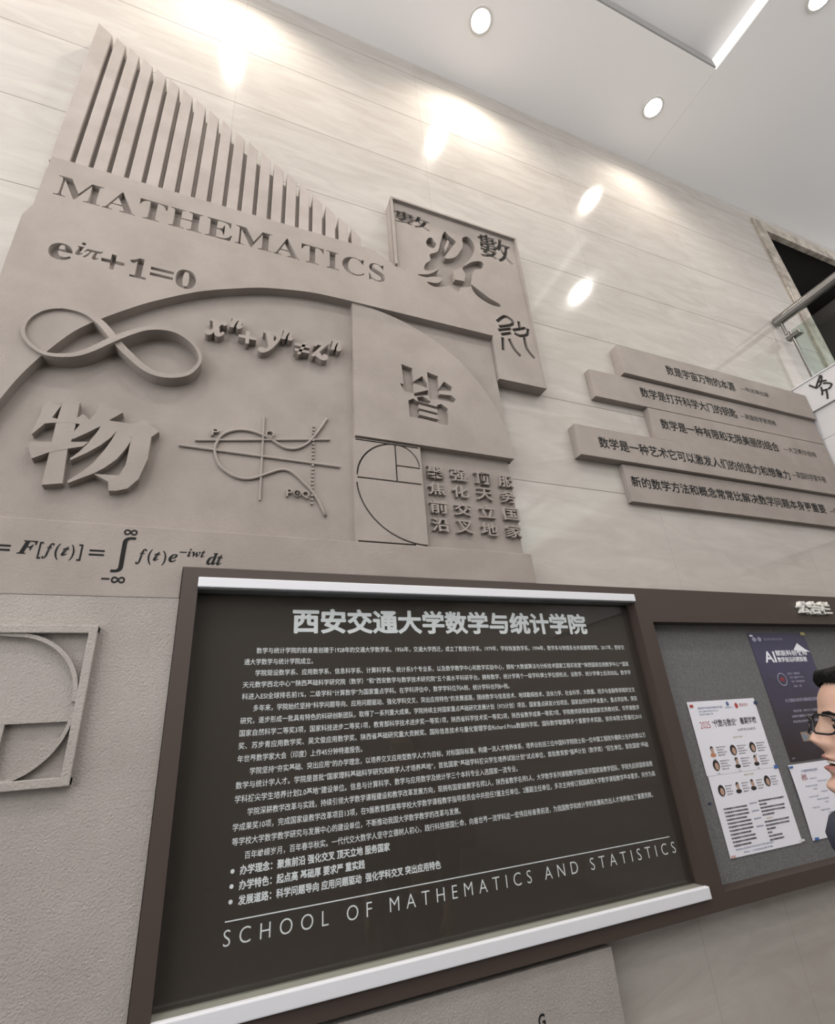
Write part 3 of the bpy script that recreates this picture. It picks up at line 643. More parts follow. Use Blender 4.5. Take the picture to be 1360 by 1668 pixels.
bm = bmesh.new(); box(bm, fx[1], fx[2], Y(0.115), Y(0.0555), FZ(2.186), FZ(2.191)); bmo('inner_soffit', bm, M['soffit'], T)
bm = bmesh.new(); box(bm, fx[1] - 0.001, fx[2] + 0.004, Y(0.130), Y(0.108), FZ(1.000), FZ(1.042)); bevel(bm, 0.004); bmo('bottom_profile', bm, M['alu'], T)
bm = bmesh.new(); box(bm, fx[1], fx[2], Y(0.109), Y(0.0555), fz[1], FZ(1.040)); bmo('inner_sill', bm, M['sill'], T)
bm = bmesh.new(); box(bm, fx[3], fx[4], Y(0.050), F1, fz[2], fz[3]); bmo('pin_felt', bm, M['felt'], T)
YT = Y(0.0555)
P = M['print']
obj('title', text_mesh('西安交通大学数学与统计学院', 0.288, 1.642, 2.040, 2.136, YT, 0.0, 0.036, 3), P, T)
body = [
 (0.166, 1.838, '数学与统计学院的前身是创建于1928年的交通大学数学系。1956年，交通大学西迁，成立了数理力学系。1979年，学校恢复数学系。1994年，数学系与物理系合并组建理学院。2017年，西安交'),
 (0.127, 0.366, '通大学数学与统计学院成立。'),
 (0.166, 1.841, '学院现设数学系、应用数学系、信息科学系、计算科学系、统计系5个专业系，以及数学教学中心和数学实验中心，拥有“大数据算法与分析技术国家工程实验室”“陕西国家应用数学中心”“国家'),
 (0.127, 1.841, '天元数学西北中心”“陕西基础科学研究院（数学）”和“西安数学与数学技术研究院”五个高水平科研平台。拥有数学、统计学两个一级学科博士学位授权点，设数学、统计学博士后流动站。数学学'),
 (0.127, 1.179, '科进入ESI全球排名前1%，二级学科“计算数学”为国家重点学科。在学科评估中，数学学科位列A档，统计学科也列B+档。'),
 (0.166, 1.842, '多年来，学院始终坚持“科学问题导向、应用问题驱动、强化学科交叉、突出应用特色”的发展道路，围绕数学与信息技术、地球勘探技术、流体力学、社会科学、大数据、经济与金融等领域的交叉'),
 (0.127, 1.843, '研究，逐步形成一批具有特色的科研创新团队，取得了一系列重大成果。学院持续主持国家重点基础研究发展计划（973计划）项目、国家重点研发计划项目、国家自然科学基金重大、重点项目等，荣获'),
 (0.127, 1.843, '国家自然科学二等奖3项，国家科技进步二等奖1项，教育部科学技术进步奖一等奖1项，陕西省科学技术奖一等奖2项，陕西省教学成果一等奖7项，学院教师获得首届国家优秀教材奖、华罗庚数学'),
 (0.126, 1.844, '奖、苏步青应用数学奖、吴文俊应用数学奖、陕西省基础研究重大贡献奖、国际信息技术与量化管理学会Richard Price数据科学奖、国际数学联盟等多个重要学术奖励，徐宗本院士受邀在2010'),
 (0.126, 0.543, '年世界数学家大会（印度）上作45分钟特邀报告。'),
 (0.166, 1.841, '学院坚持“夯实基础、突出应用”的办学理念，以培养交叉应用型数学人才为目标，对标国际标准，构建一流人才培养体系，培养出包括三位中国科学院院士和一位中国工程院外籍院士在内的数以万'),
 (0.126, 1.843, '数学与统计学人才。学院是首批“国家理科基础科学研究和教学人才培养基地”，首批国家“基础学科拔尖学生培养试验计划”试点单位，首批教育部“强基计划（数学类）”招生单位，首批国家“基础'),
 (0.126, 1.164, '学科拔尖学生培养计划2.0基地”建设单位。信息与计算科学、数学与应用数学及统计学三个本科专业入选国家一流专业。'),
 (0.166, 1.843, '学院深耕教学改革与实践，持续引领大学数学课程建设和教学改革发展方向，现拥有国家级教学名师2人，陕西省教学名师5人，大学数学系列课程教学团队获评国家级教学团队，学院先后获国家级教'),
 (0.125, 1.844, '学成果奖10项，完成国家级教学改革项目13项，在9届教育部高等学校大学数学课程教学指导委员会中共担任7届主任单位、2届副主任单位，多次主持修订我国高校大学数学课程教学基本要求，共作为高'),
 (0.126, 0.903, '等学校大学数学教学研究与发展中心的建设单位，不断推动我国大学数学教学的改革与发展。'),
 (0.165, 1.804, '百年峥嵘岁月，百年春华秋实。一代代交大数学人坚守立德树人初心，践行科技报国使命，向着世界一流学科这一宏伟目标奋勇前进，为我国数学和统计学的发展和杰出人才培养做出了重要贡献。'),
]
rows = []
for i, (a, b, s) in enumerate(body):
    z = 1.980 - 0.03810 * i
    rows.append(text_mesh(s, a, b, z - 0.0108, z + 0.0108, YT, 0.0, 0.006, 2))
lines('body_text', (rows), P, T)
rows = []
for i, (a, b, s) in enumerate(((0.154, 0.630, '办学理念：聚焦前沿 强化交叉 顶天立地 服务国家'), (0.154, 0.542, '办学特色：起点高 基础厚 要求严 重实践'), (0.154, 0.810, '发展道路：科学问题导向 应用问题驱动  强化学科交叉 突出应用特色'))):
    z = 1.334 - 0.0375 * i; rows.append(text_mesh(s, a, b, z - 0.0128, z + 0.0128, YT, 0.0, 0.026, 2))
    b_ = bmesh.new(); bmesh.ops.create_circle(b_, cap_ends=True, segments=14, radius=0.0058); mm = bpy.data.meshes.new('dot'); b_.to_mesh(mm); b_.free()
    for v in mm.vertices: v.co = (0.133 + v.co.x, YT, z + v.co.y)
    rows.append(mm)
lines('bullet_text', (rows), P, T)
bm = bmesh.new(); box(bm, 0.121, 1.840, YT - 0.0003, YT + 0.0003, 1.2120, 1.2150); bmo('rule_line', bm, P, T)
ft = bmesh.new(); fm = text_mesh('SCHOOL OF MATHEMATICS AND STATISTICS', 0.120, 1.858, 1.1560, 1.1945, YT, 0.0, -0.010, 4, 1.75); ft.from_mesh(fm); bpy.data.meshes.remove(fm)
left_ = set(ft.faces)
while left_:                                   # one part for each letter
    st = [left_.pop()]; grp = list(st)
    while st:
        f = st.pop()
        for v in f.verts:
            for g_ in v.link_faces:
                if g_ in left_: left_.discard(g_); st.append(g_); grp.append(g_)
    b = bmesh.new(); mp_ = {}
    for f in grp: b.faces.new([mp_.setdefault(v, None) or mp_.__setitem__(v, b.verts.new(v.co)) or mp_[v] for v in f.verts])
    mm = bpy.data.meshes.new('footer_letter'); b.to_mesh(mm); b.free(); obj('footer_letter', mm, P, T)
ft.free()
obj('sign_letters', text_mesh('公告栏', 3.100, 3.385, 2.142, 2.218, Y(0.140), 0.022, 0.024, 2), M['white_acrylic'], T)

# ------------------------------------------------------------------ papers pinned on the felt
PY = Y(0.0535)
def sheet(t, name, x0, x1, z0, z1, m, curl=0.0, skew=0.0, y=PY):
    bm = bmesh.new(); nx, nz = 14, 18; vs = []
    for j in range(nz + 1):
        row = []
        for i in range(nx + 1):
            u = i / nx; v = j / nz
            w = curl * (math.sin(v * PI) * 0.3 + max(0, (u - 0.7)) * (1 - v) * 1.2 + 0.25 * math.sin(3 * u + 2 * v) ** 2)
            row.append(bm.verts.new((x0 + (x1 - x0) * u + skew * v, y - w, z0 + (z1 - z0) * v)))
        vs.append(row)
    for j in range(nz):
        for i in range(nx): bm.faces.new((vs[j][i], vs[j][i + 1], vs[j + 1][i + 1], vs[j + 1][i]))
    if not curl:
        bm.free(); bm = bmesh.new(); box(bm, x0, x1, y, y + 0.0004, z0, z1); return bmo(name, bm, m, t)
    return bmo(name, bm, m, t, True)
def tape(t, x0, x1, z0, z1, m, y=None):
    bm = bmesh.new(); yy = y or PY - 0.0035; box(bm, x0, x1, yy, yy + 0.0006, z0, z1); return bmo('tape', bm, m, t)
def rects(items, y):
    bm = bmesh.new()
    for x0, x1, z0, z1 in items:
        v = [bm.verts.new(p) for p in ((x0, y, z0), (x1, y, z0), (x1, y, z1), (x0, y, z1))]; bm.faces.new(v)
    return bm_mesh(bm)
def ell(cx, cz, rx, rz, y, n=20):
    b = bmesh.new(); b.faces.new([b.verts.new((cx + rx * math.cos(2 * PI * k / n), y, cz + rz * math.sin(2 * PI * k / n))) for k in range(n)]); return bm_mesh(b)
# purple poster
T = thing('poster', 'tall dark purple poster with white headline on the grey felt', 'poster', (2.955, PY, 1.42))
sheet(T, 'paper', 2.722, 3.190, 1.419, 2.050, M['poster'])
y = PY - 0.0012
lines('headline', ([text_mesh('AI', 2.790, 2.880, 1.893, 1.952, y, 0, 0.02, 2), text_mesh('赋能科创教师', 2.890, 3.155, 1.926, 1.957, y, 0, 0.02, 1), text_mesh('数学前沿问题探索', 2.890, 3.135, 1.893, 1.921, y, 0, 0.02, 1)]), P, T)
b = bmesh.new(); prism(b, [(3.10, 1.995), (3.15, 1.962), (3.20 - 0.012, 1.945), (3.05, 1.957)], y - 0.0002, y); obj('emblem', bm_mesh(b), P, T)
lines('small_print', ([ell(2.758, 2.016, 0.016, 0.012, y), ell(2.800, 2.017, 0.016, 0.012, y), text_mesh('西安交通大学 数学与统计学院', 2.835, 2.99, 2.010, 2.024, y, 0, 0, 1),
    text_mesh('报告人：特邀教授', 2.93, 3.03, 1.827, 1.838, y, 0, 0.01, 1), text_mesh('时间：星期五下午三点', 2.94, 3.05, 1.807, 1.818, y, 0, 0.01, 1), text_mesh('地点：数学楼报告厅', 2.94, 3.05, 1.786, 1.797, y, 0, 0.01, 1), text_mesh('邀请人：学院', 2.945, 3.01, 1.762, 1.773, y, 0, 0.01, 1),
    text_mesh('人工智能与科学计算的前沿问题探索', 2.835, 3.14, 1.690, 1.708, y, 0, 0.02, 1),
    text_mesh('报告摘要：近年来人工智能快速发展', 2.87, 3.13, 1.640, 1.652, y, 0, 0.012, 1), text_mesh('在数学建模与计算方法中得到应用', 2.845, 3.13, 1.615, 1.627, y, 0, 0.012, 1), text_mesh('欢迎各位老师和同学参加', 2.84, 3.06, 1.590, 1.602, y, 0, 0.012, 1), text_mesh('主办', 2.735, 2.762, 1.430, 1.437, y, 0, 0.02, 1)]), M['txt_lilac'], T)
b = bmesh.new(); strip(b, arc(2.872, 1.805, 0.034, 0, 360, 36, 0.031)[:-1], 0.004, y - 0.0003, y, True); obj('round_badge', bm_mesh(b), M['txt_lilac'], T)
obj('badge_mark', text_mesh('报告', 2.854, 2.890, 1.795, 1.815, y, 0, 0.02, 1), M['txt_red'], T)
obj('picture', rects([(2.865, 2.965, 1.502, 1.545)], y), mat('picture_tan', (0.34, 0.26, 0.21), 0.5), T)
lines('picture_mark', ([ell(2.888, 1.522, 0.017, 0.016, y - 0.0004), ell(2.948, 1.527, 0.014, 0.020, y - 0.0004)]), mat('picture_blue', (0.20, 0.25, 0.33), 0.4), T)
tape(T, 3.158, 3.196, 2.038, 2.056, M['tape_yellow']); tape(T, 2.727, 2.752, 2.030, 2.040, M['paper'])
# white programme notice: two overlapping sheets
def portrait(cx, cz, y, kind):
    if kind == 0: return [(ell(cx, cz, 0.021, 0.023, y), 'portrait_hair'), (ell(cx + 0.002, cz - 0.004, 0.012, 0.015, y - 0.0004), 'portrait_skin')]
    return [(ell(cx, cz + 0.013, 0.010, 0.010, y), 'portrait_hair'), (ell(cx + 0.001, cz + 0.004, 0.009, 0.012, y - 0.0004), 'portrait_skin'), (ell(cx, cz - 0.014, 0.018, 0.009, y), 'portrait_red' if kind == 1 else 'portrait_hair')]
def add_portraits(T, plist, y):
    for cx, cz, kind in plist:
        ps = portrait(cx, cz, y, kind); names = {}
        b = obj('portrait', join_meshes([ps[0][0]]), M[ps[0][1]], T)
        for me, k in ps[1:]:
            b2 = obj('portrait_face' if k == 'portrait_skin' else 'portrait_clothes', me, M[k]); b2.parent = b
T = thing('programme_sheet', 'upper white printed sheet with six round portraits on the felt', 'notice', (2.37, PY, 1.41))
sheet(T, 'paper', 2.140, 2.604, 1.408, 1.722, M['paper'], y=PY - 0.0016)
y = PY - 0.0026
lines('headline', ([text_mesh('“代数与数论”', 2.265, 2.435, 1.603, 1.637, y, 0, 0.012, 1), text_mesh('暑期学校', 2.455, 2.570, 1.606, 1.638, y, 0, 0.012, 1), text_mesh('2025年7月14日-8月2日', 2.42, 2.545, 1.578, 1.590, y, 0, 0.0, 1)]), M['txt_dark'], T)
obj('year_print', text_mesh('2025', 2.185, 2.250, 1.603, 1.632, y, 0, -0.008, 2), M['txt_red'], T)
hdr = [text_mesh('国家自然科学基金委员会数学天元基金', 2.200, 2.365, 1.686, 1.696, y, 0, 0, 1), text_mesh('天元数学西北中心', 2.200, 2.33, 1.672, 1.680, y, 0, 0, 1), text_mesh('西安交通大学', 2.200, 2.29, 1.659, 1.667, y, 0, 0, 1), ell(2.405, 1.703, 0.010, 0.011, y), text_mesh('天元数学中心', 2.38, 2.437, 1.682, 1.690, y, 0, 0, 1)]
lines('header_print', (hdr), M['txt_blue'], T)
lines('logo_print', ([text_mesh('西安交大', 2.485, 2.545, 1.686, 1.702, y, 0, 0, 1), ell(2.463, 1.692, 0.011, 0.013, y)]), M['txt_red'], T)
obj('gold_print', text_mesh('课程安排与主讲教师', 2.375, 2.440, 1.549, 1.557, y, 0, 0, 1), M['txt_gold'], T)
pl = [(2.215, 1.503, 1), (2.352, 1.500, 0), (2.486, 1.503, 0), (2.215, 1.446, 0), (2.352, 1.446, 2), (2.480, 1.446, 2)]
add_portraits(T, pl, y)
tx = []
for cx, cz, k in pl:
    for r in range(4): tx.append(text_mesh('课程讲授内容与时间'[:9 - (r % 2) * 3], cx + 0.03, cx + 0.03 + (0.060 if r % 2 == 0 else 0.045), cz + 0.012 - 0.011 * r, cz + 0.0185 - 0.011 * r, y, 0, 0, 1))
    tx.append(text_mesh('主讲', cx - 0.008, cx + 0.012, cz - 0.036, cz - 0.030, y, 0, 0, 1))
lines('caption_print', (tx), M['txt_dark'], T)
tape(T, 2.150, 2.172, 1.697, 1.709, M['txt_red'], PY - 0.0045); tape(T, 2.592, 2.618, 1.692, 1.706, M['tape_dark'], PY - 0.0045); tape(T, 2.588, 2.614, 1.402, 1.416, M['tape_blue'], PY - 0.0045)
T = thing('programme_sheet', 'lower white printed sheet with four portraits and columns of small text', 'notice', (2.38, PY, 1.095))
sheet(T, 'paper', 2.147, 2.618, 1.095, 1.412, M['paper'], y=PY - 0.0004)
y = PY - 0.0014
pl = [(2.205, 1.345, 0), (2.312, 1.347, 2), (2.412, 1.350, 2), (2.515, 1.356, 0)]
add_portraits(T, pl, y)
tx = []
for cx, cz, k in pl:
    for r in range(4): tx.append(text_mesh('课程讲授内容'[:6 - (r % 2) * 2], cx + 0.028, cx + 0.028 + (0.044 if r % 2 == 0 else 0.034), cz + 0.012 - 0.011 * r, cz + 0.018 - 0.011 * r, y, 0, 0, 1))
for r in range(11):
    tx.append(text_mesh('学员遴选要求与申请材料说明通知', 2.185, 2.335 - (0.02 if r % 4 == 3 else 0) - (0.04 if r == 10 else 0), 1.270 - 0.0138 * r, 1.2775 - 0.0138 * r, y, 0, 0.02, 1))
lens_ = [0.175, 0.05, 0.165, 0.16, 0.08, 0, 0.165, 0.16, 0.06, 0.03, 0.09, 0.095]
for r, l in enumerate(lens_):
    if l: tx.append(text_mesh('面向全国高校招收数学专业学生参加暑期学校'[:max(3, int(l * 110))], 2.415, 2.415 + l, 1.279 - 0.0138 * r, 1.2865 - 0.0138 * r, y, 0, 0.02, 1))
lines('text_print', (tx), M['txt_dark'], T)
tx = [text_mesh('活动时间', 2.353, 2.400, 1.275 - 0.030 * k, 1.282 - 0.030 * k, y, 0, 0.01, 1) for k in range(4)]
tx += [text_mesh('咨询电话 联系老师 数学与统计学院 报名网址', 2.190, 2.43, 1.118, 1.125, y, 0, 0, 1), text_mesh('地址：兴庆校区数学楼', 2.235, 2.42, 1.104, 1.111, y, 0, 0, 1)]
lines('blue_print', (tx), M['txt_blue'], T)
lines('gold_print', ([text_mesh('课程安排与主讲教师', 2.375, 2.440, 1.390, 1.397, y, 0, 0, 1), text_mesh('开放报名', 2.43, 2.475, 1.2085, 1.2155, y, 0, 0, 1)]), M['txt_gold'], T)
tape(T, 2.600, 2.634, 1.100, 1.109, M['tape_clear'], PY - 0.003); tape(T, 2.150, 2.178, 1.096, 1.105, mat('pink_tape', (0.62, 0.40, 0.38), 0.3), PY - 0.003)
T = thing('memo_sheet', 'small white memo page with curled corner, below the purple poster', 'notice', (2.9, PY, 1.093))
sheet(T, 'paper', 2.690, 3.140, 1.093, 1.407, M['paper'], 0.010)
y = PY - 0.0058
tx = [text_mesh('关于暑期学校报名的通知', 2.765, 2.89, 1.370, 1.380, y, 0, 0.01, 1)]
for r in range(12):
    x = 2.76 + 0.05 * (r % 3); tx.append(text_mesh('申请人信息登记'[:3 + r % 4], x, x + 0.03 + 0.02 * (r % 4), 1.350 - 0.015 * r, 1.357 - 0.015 * r, y, 0, 0, 1))
lines('text_print', (tx), M['txt_blue'], T)
obj('red_stamp', text_mesh('通知', 2.752, 2.792, 1.335, 1.362, y, 0, -0.008, 1), M['txt_red'], T)
tape(T, 2.688, 2.716, 1.393, 1.402, M['tape_blue'], PY - 0.007); tape(T, 2.700, 2.728, 1.093, 1.104, M['tape_blue'], PY - 0.007)
bm = bmesh.new(); box(bm, 2.106, 2.122, PY - 0.002, PY, 1.300, 1.308); bevel(bm, 0.0008)
tag(bmo('tape_scrap', bm, M['tape_dark']), 'small navy scrap of tape on the felt left of the white sheets', 'tape')

# ------------------------------------------------------------------ the person at the right edge
def lerp_tab(tab, h):
    if h <= tab[0][0]: return tab[0][1]
    for (a, va), (b, vb) in zip(tab, tab[1:]):
        if h <= b:
            t = (h - a) / (b - a); t = t * t * (3 - 2 * t) if False else t
            return va + (vb - va) * t
    return tab[-1][1]
def smooth_tab(tab):
    pts = smooth_path([(a, b) for a, b in tab], 6); return pts
HH = 0.243
front = smooth_tab([(-0.10, 0.045), (0.0, 0.066), (0.05, 0.083), (0.10, 0.084), (0.16, 0.081), (0.30, 0.084), (0.45, 0.085), (0.56, 0.088), (0.62, 0.091), (0.72, 0.090), (0.82, 0.080), (0.90, 0.060), (0.96, 0.034), (1.0, 0.002)])
back = smooth_tab([(-0.10, 0.055), (0.0, 0.062), (0.15, 0.072), (0.30, 0.085), (0.50, 0.100), (0.65, 0.104), (0.78, 0.098), (0.90, 0.072), (0.96, 0.045), (1.0, 0.002)])
width = smooth_tab([(-0.10, 0.052), (0.0, 0.048), (0.06, 0.052), (0.15, 0.060), (0.30, 0.068), (0.50, 0.074), (0.65, 0.077), (0.78, 0.073), (0.90, 0.054), (0.96, 0.032), (1.0, 0.002)])
def gauss(x, c, s): return math.exp(-((x - c) / s) ** 2)
def face_bump(h, y):
    a = abs(y)
    nose_prof = lerp_tab([(0.30, 0.0), (0.335, 0.013), (0.375, 0.027), (0.41, 0.024), (0.46, 0.017), (0.52, 0.009), (0.57, 0.003), (0.62, 0.0)], h) if 0.30 < h < 0.62 else 0
    d = nose_prof * gauss(y, 0, 0.0115 + 0.004 * gauss(h, 0.36, 0.04))
    d += 0.007 * gauss(h, 0.355, 0.030) * gauss(a, 0.014, 0.007)           # nostril wings
    d += 0.011 * gauss(h, 0.272, 0.024) * gauss(y, 0, 0.024)              # upper lip
    d += 0.010 * gauss(h, 0.195, 0.024) * gauss(y, 0, 0.021)              # lower lip
    d -= 0.016 * gauss(h, 0.232, 0.013) * gauss(y, 0, 0.019)              # open mouth
    d -= 0.004 * gauss(h, 0.145, 0.025) * gauss(y, 0, 0.025)
    d += 0.005 * gauss(h, 0.07, 0.05) * gauss(y, 0, 0.02)
    d -= 0.010 * gauss(h, 0.500, 0.040) * gauss(a, 0.032, 0.015)          # eye sockets
    d += 0.004 * gauss(h, 0.575, 0.030) * gauss(a, 0.030, 0.022)          # brow ridge
    d += 0.004 * gauss(h, 0.38, 0.06) * gauss(a, 0.040, 0.016)            # cheek
    return d
def head_point(h, phi, off=0.0):
    f = lerp_tab(front, h); b = lerp_tab(back, h); w = lerp_tab(width, h)
    c, s = math.cos(phi), math.sin(phi)
    x = (f if c > 0 else b) * math.copysign(abs(c) ** 0.86, c); y = w * math.copysign(abs(s) ** 0.92, s)
    if c > 0: x += face_bump(h, y) * min(1, c * 2.2)
    k = math.hypot(x, y) or 1
    return Vector((x * (1 + off / k), y * (1 + off / k), h * HH + off * max(0, h - 0.5)))
FACE = Vector((-0.74, 0.67, 0)).normalized()
NOSE = Vector((1.068, 0.700, 1.598))
LEFTV = Vector((0, 0, 1)).cross(FACE)
PITCH = math.radians(15)
def tilt(p): return Vector((p.x * math.cos(PITCH) - p.z * math.sin(PITCH), p.y, p.x * math.sin(PITCH) + p.z * math.cos(PITCH)))
_n = tilt(Vector((0.113, 0, 0.375 * HH)))
head_o = NOSE - FACE * _n.x - Vector((0, 0, _n.z))
def H2W(p):
    p = tilt(p); return head_o + FACE * p.x + LEFTV * p.y + Vector((0, 0, p.z))
person = thing('person', 'person in navy jacket and glasses, black hair, mouth open, at the right edge', 'person', (head_o.x, head_o.y, 0.0))
FX = head_o + FACE * 0.0
def skin_mesh(verts, edges, radii, sub=2, root=0):
    me = bpy.data.meshes.new('skeleton'); me.from_pydata(verts, edges, [])
    o = bpy.data.objects.new('skeleton', me); C.objects.link(o)
    sk = o.modifiers.new('s', 'SKIN'); sk.use_smooth_shade = True
    for i, r in enumerate(radii):
        me.skin_vertices[0].data[i].radius = (r, r) if not isinstance(r, tuple) else r
        me.skin_vertices[0].data[i].use_root = (i == root)
    ss = o.modifiers.new('u', 'SUBSURF'); ss.levels = sub; ss.render_levels = sub
    dg = bpy.context.evaluated_depsgraph_get(); dg.update()
    out = bpy.data.meshes.new_from_object(o.evaluated_get(dg))
    bpy.data.objects.remove(o); bpy.data.meshes.remove(me)
    return out
def L2W(x, y, z): return (FX.x + FACE.x * x + LEFTV.x * y, FX.y + FACE.y * x + LEFTV.y * y, z)
# body skeleton, local: x forward, y left, z up
sk_v = [(-0.03, 0, 0.93), (-0.03, 0, 1.10), (-0.035, 0, 1.28), (-0.04, 0, 1.42), (-0.02, 0, 1.50), (-0.01, 0, 1.56)]
sk_r = [0.125, 0.115, 0.13, 0.09, 0.055, 0.052]; sk_e = [(0, 1), (1, 2), (2, 3), (3, 4), (4, 5)]
def chain(start, pts, rs):
    p = start
    for q, r in zip(pts, rs):
        sk_v.append(q); sk_r.append(r); sk_e.append((p, len(sk_v) - 1)); p = len(sk_v) - 1
    return p
arms = []
for s in (1, -1):
    w = chain(3, [(-0.05, 0.15 * s, 1.41), (-0.06, 0.20 * s, 1.36), (-0.07, 0.235 * s, 1.10), (0.0, 0.24 * s, 0.88), (0.015, 0.24 * s, 0.84)], [0.062, 0.056, 0.040, 0.028, 0.030])
    palm = chain(w, [(0.03, 0.238 * s, 0.785)], [0.030])
    for k in range(4):
        fx = 0.058 - 0.019 * k; ln = (0.072, 0.08, 0.076, 0.060)[k]
        chain(palm, [(fx, 0.236 * s, 0.765), (fx + 0.004, 0.228 * s, 0.765 - ln * 0.5), (fx + 0.002, 0.214 * s, 0.765 - ln)], [0.0095, 0.0088, 0.0078])
    chain(w, [(0.048, 0.226 * s, 0.810), (0.066, 0.215 * s, 0.785), (0.070, 0.208 * s, 0.762)], [0.012, 0.0105, 0.009])
    chain(0, [(-0.03, 0.095 * s, 0.88), (-0.02, 0.10 * s, 0.50), (-0.04, 0.10 * s, 0.11), (0.02, 0.10 * s, 0.05), (0.12, 0.105 * s, 0.035)], [0.095, 0.06, 0.04, 0.042, 0.03])
bodym = skin_mesh([L2W(*v) for v in sk_v], sk_e, sk_r, 2)
bm = bmesh.new(); NH, NP = 110, 96
rows_ = []
for j in range(NH + 1):
    h = -0.10 + 1.10 * j / NH
    rows_.append([bm.verts.new(H2W(head_point(h, 2 * PI * k / NP))) for k in range(NP)])
for j in range(NH):
    for k in range(NP):
        f = bm.faces.new((rows_[j][k], rows_[j][(k + 1) % NP], rows_[j + 1][(k + 1) % NP], rows_[j + 1][k]))
        h = -0.10 + 1.10 * (j + 0.5) / NH; phi = 2 * PI * (k + 0.5) / NP; p = head_point(h, phi)
        if p.x > 0.05:
            yl = abs(p.y)
            if 0.222 < h < 0.243 and yl < 0.019: f.material_index = 2
            elif (0.243 <= h < 0.285 - 3 * yl * yl / 0.025 * 0.6 or 0.180 + 0.9 * yl * 0.6 < h <= 0.222) and yl < 0.024: f.material_index = 1
bm.faces.new(rows_[0][::-1]); bm.faces.new(rows_[-1])
# ears
for s in (1, -1):
    rs = []
    for j in range(7):
        a = j / 6 * PI / 2
        rs.append([bm.verts.new(H2W(Vector((-0.012 + 0.017 * math.cos(2 * PI * k / 16) * math.cos(a) - 0.006 * math.sin(a), s * (0.066 + 0.018 * math.sin(a) + 0.006 * (math.cos(2 * PI * k / 16) < 0)),
                    0.43 * HH + 0.032 * math.sin(2 * PI * k / 16) * (0.35 + 0.65 * math.cos(a))))) ) for k in range(16)])
    for j in range(6):
        for k in range(16): bm.faces.new((rs[j][k], rs[j][(k + 1) % 16], rs[j + 1][(k + 1) % 16], rs[j + 1][k]))
bm.from_mesh(bodym)
bmesh.ops.recalc_face_normals(bm, faces=bm.faces)
for f in bm.faces: f.smooth = True
me = bpy.data.meshes.new('body'); bm.to_mesh(me); bm.free(); bpy.data.meshes.remove(bodym)
obj('body', me, [M['skin'], M['lips'], M['mouth']], person)
# hair cap with a ragged fringe
def hairline(phi):
    c = math.cos(phi)
    return lerp_tab([(-1, 0.16), (-0.5, 0.22), (-0.2, 0.40), (0.05, 0.56), (0.30, 0.66), (0.65, 0.80), (1.0, 0.815)], c)
bm = bmesh.new(); NJ = 40; rows_ = []
for j in range(NJ + 1):
    row = []
    for k in range(NP):
        phi = 2 * PI * k / NP; h0 = hairline(phi) + 0.012 * math.sin(k * 2.3) - (0.02 * (k % 3 == 0)); t = j / NJ
        h = h0 + (1.0 - h0) * t
        off = 0.002 + 0.013 * min(1, t * 3.0) + 0.004 * noise.noise(Vector((math.cos(phi) * 9, math.sin(phi) * 9, h * 20)))
        c = math.cos(phi)
        if c > 0.3: off += 0.012 * (c - 0.3) * gauss(t, 0.22, 0.22)
        row.append(bm.verts.new(H2W(head_point(h, phi, off))))
    rows_.append(row)
for j in range(NJ):
    for k in range(NP): bm.faces.new((rows_[j][k], rows_[j][(k + 1) % NP], rows_[j + 1][(k + 1) % NP], rows_[j + 1][k]))
bm.faces.new(rows_[-1])
bmo('hair', bm, M['hair'], person, True)
bm = bmesh.new()
for s in (1, -1):
    pts = [H2W(Vector((head_point(0.575 + d, s * a, 0.0012)))) for a, d in ((0.12, -0.008), (0.25, 0.006), (0.40, 0.012), (0.58, 0.0), (0.68, -0.015))]
    tube(bm, pts, [0.0022, 0.0034, 0.0034, 0.0026, 0.001], 8)
bmo('eyebrows', bm, M['hair'], person, True)
for s in (1, -1):
    c = H2W(Vector((0.070, 0.031 * s, 0.502 * HH)))
    bm = bmesh.new(); bmesh.ops.create_uvsphere(bm, u_segments=20, v_segments=14, radius=0.0118, matrix=Matrix.Translation(c))
    e_ = bmo('eye', bm, M['eye'], person, True)
    bm = bmesh.new(); bmesh.ops.create_uvsphere(bm, u_segments=16, v_segments=10, radius=0.0062, matrix=Matrix.Translation(c + FACE * 0.0068))
    ir = bmo('iris', bm, M['iris'], None, True); ir.parent = e_
    bm = bmesh.new()
    for dz, rr_ in ((0.0062, 0.0026), (-0.0066, 0.0022)):
        tube(bm, [c + FACE * (0.0105 - abs(a) * 0.0045) + LEFTV * (a * 0.013) + Vector((0, 0, dz * (1 - 0.7 * a * a))) for a in (-1, -0.6, -0.2, 0.2, 0.6, 1)], rr_, 8)
    bmo('eyelid', bm, M['skin'], person, True)
bm = bmesh.new(); tube(bm, [H2W(Vector((0.079 + 0.004 * math.cos(a * 2), a * 0.017, 0.246 * HH))) for a in (-1, -0.5, 0, 0.5, 1)], 0.0035, 8); bmo('teeth', bm, M['teeth'], person, True)
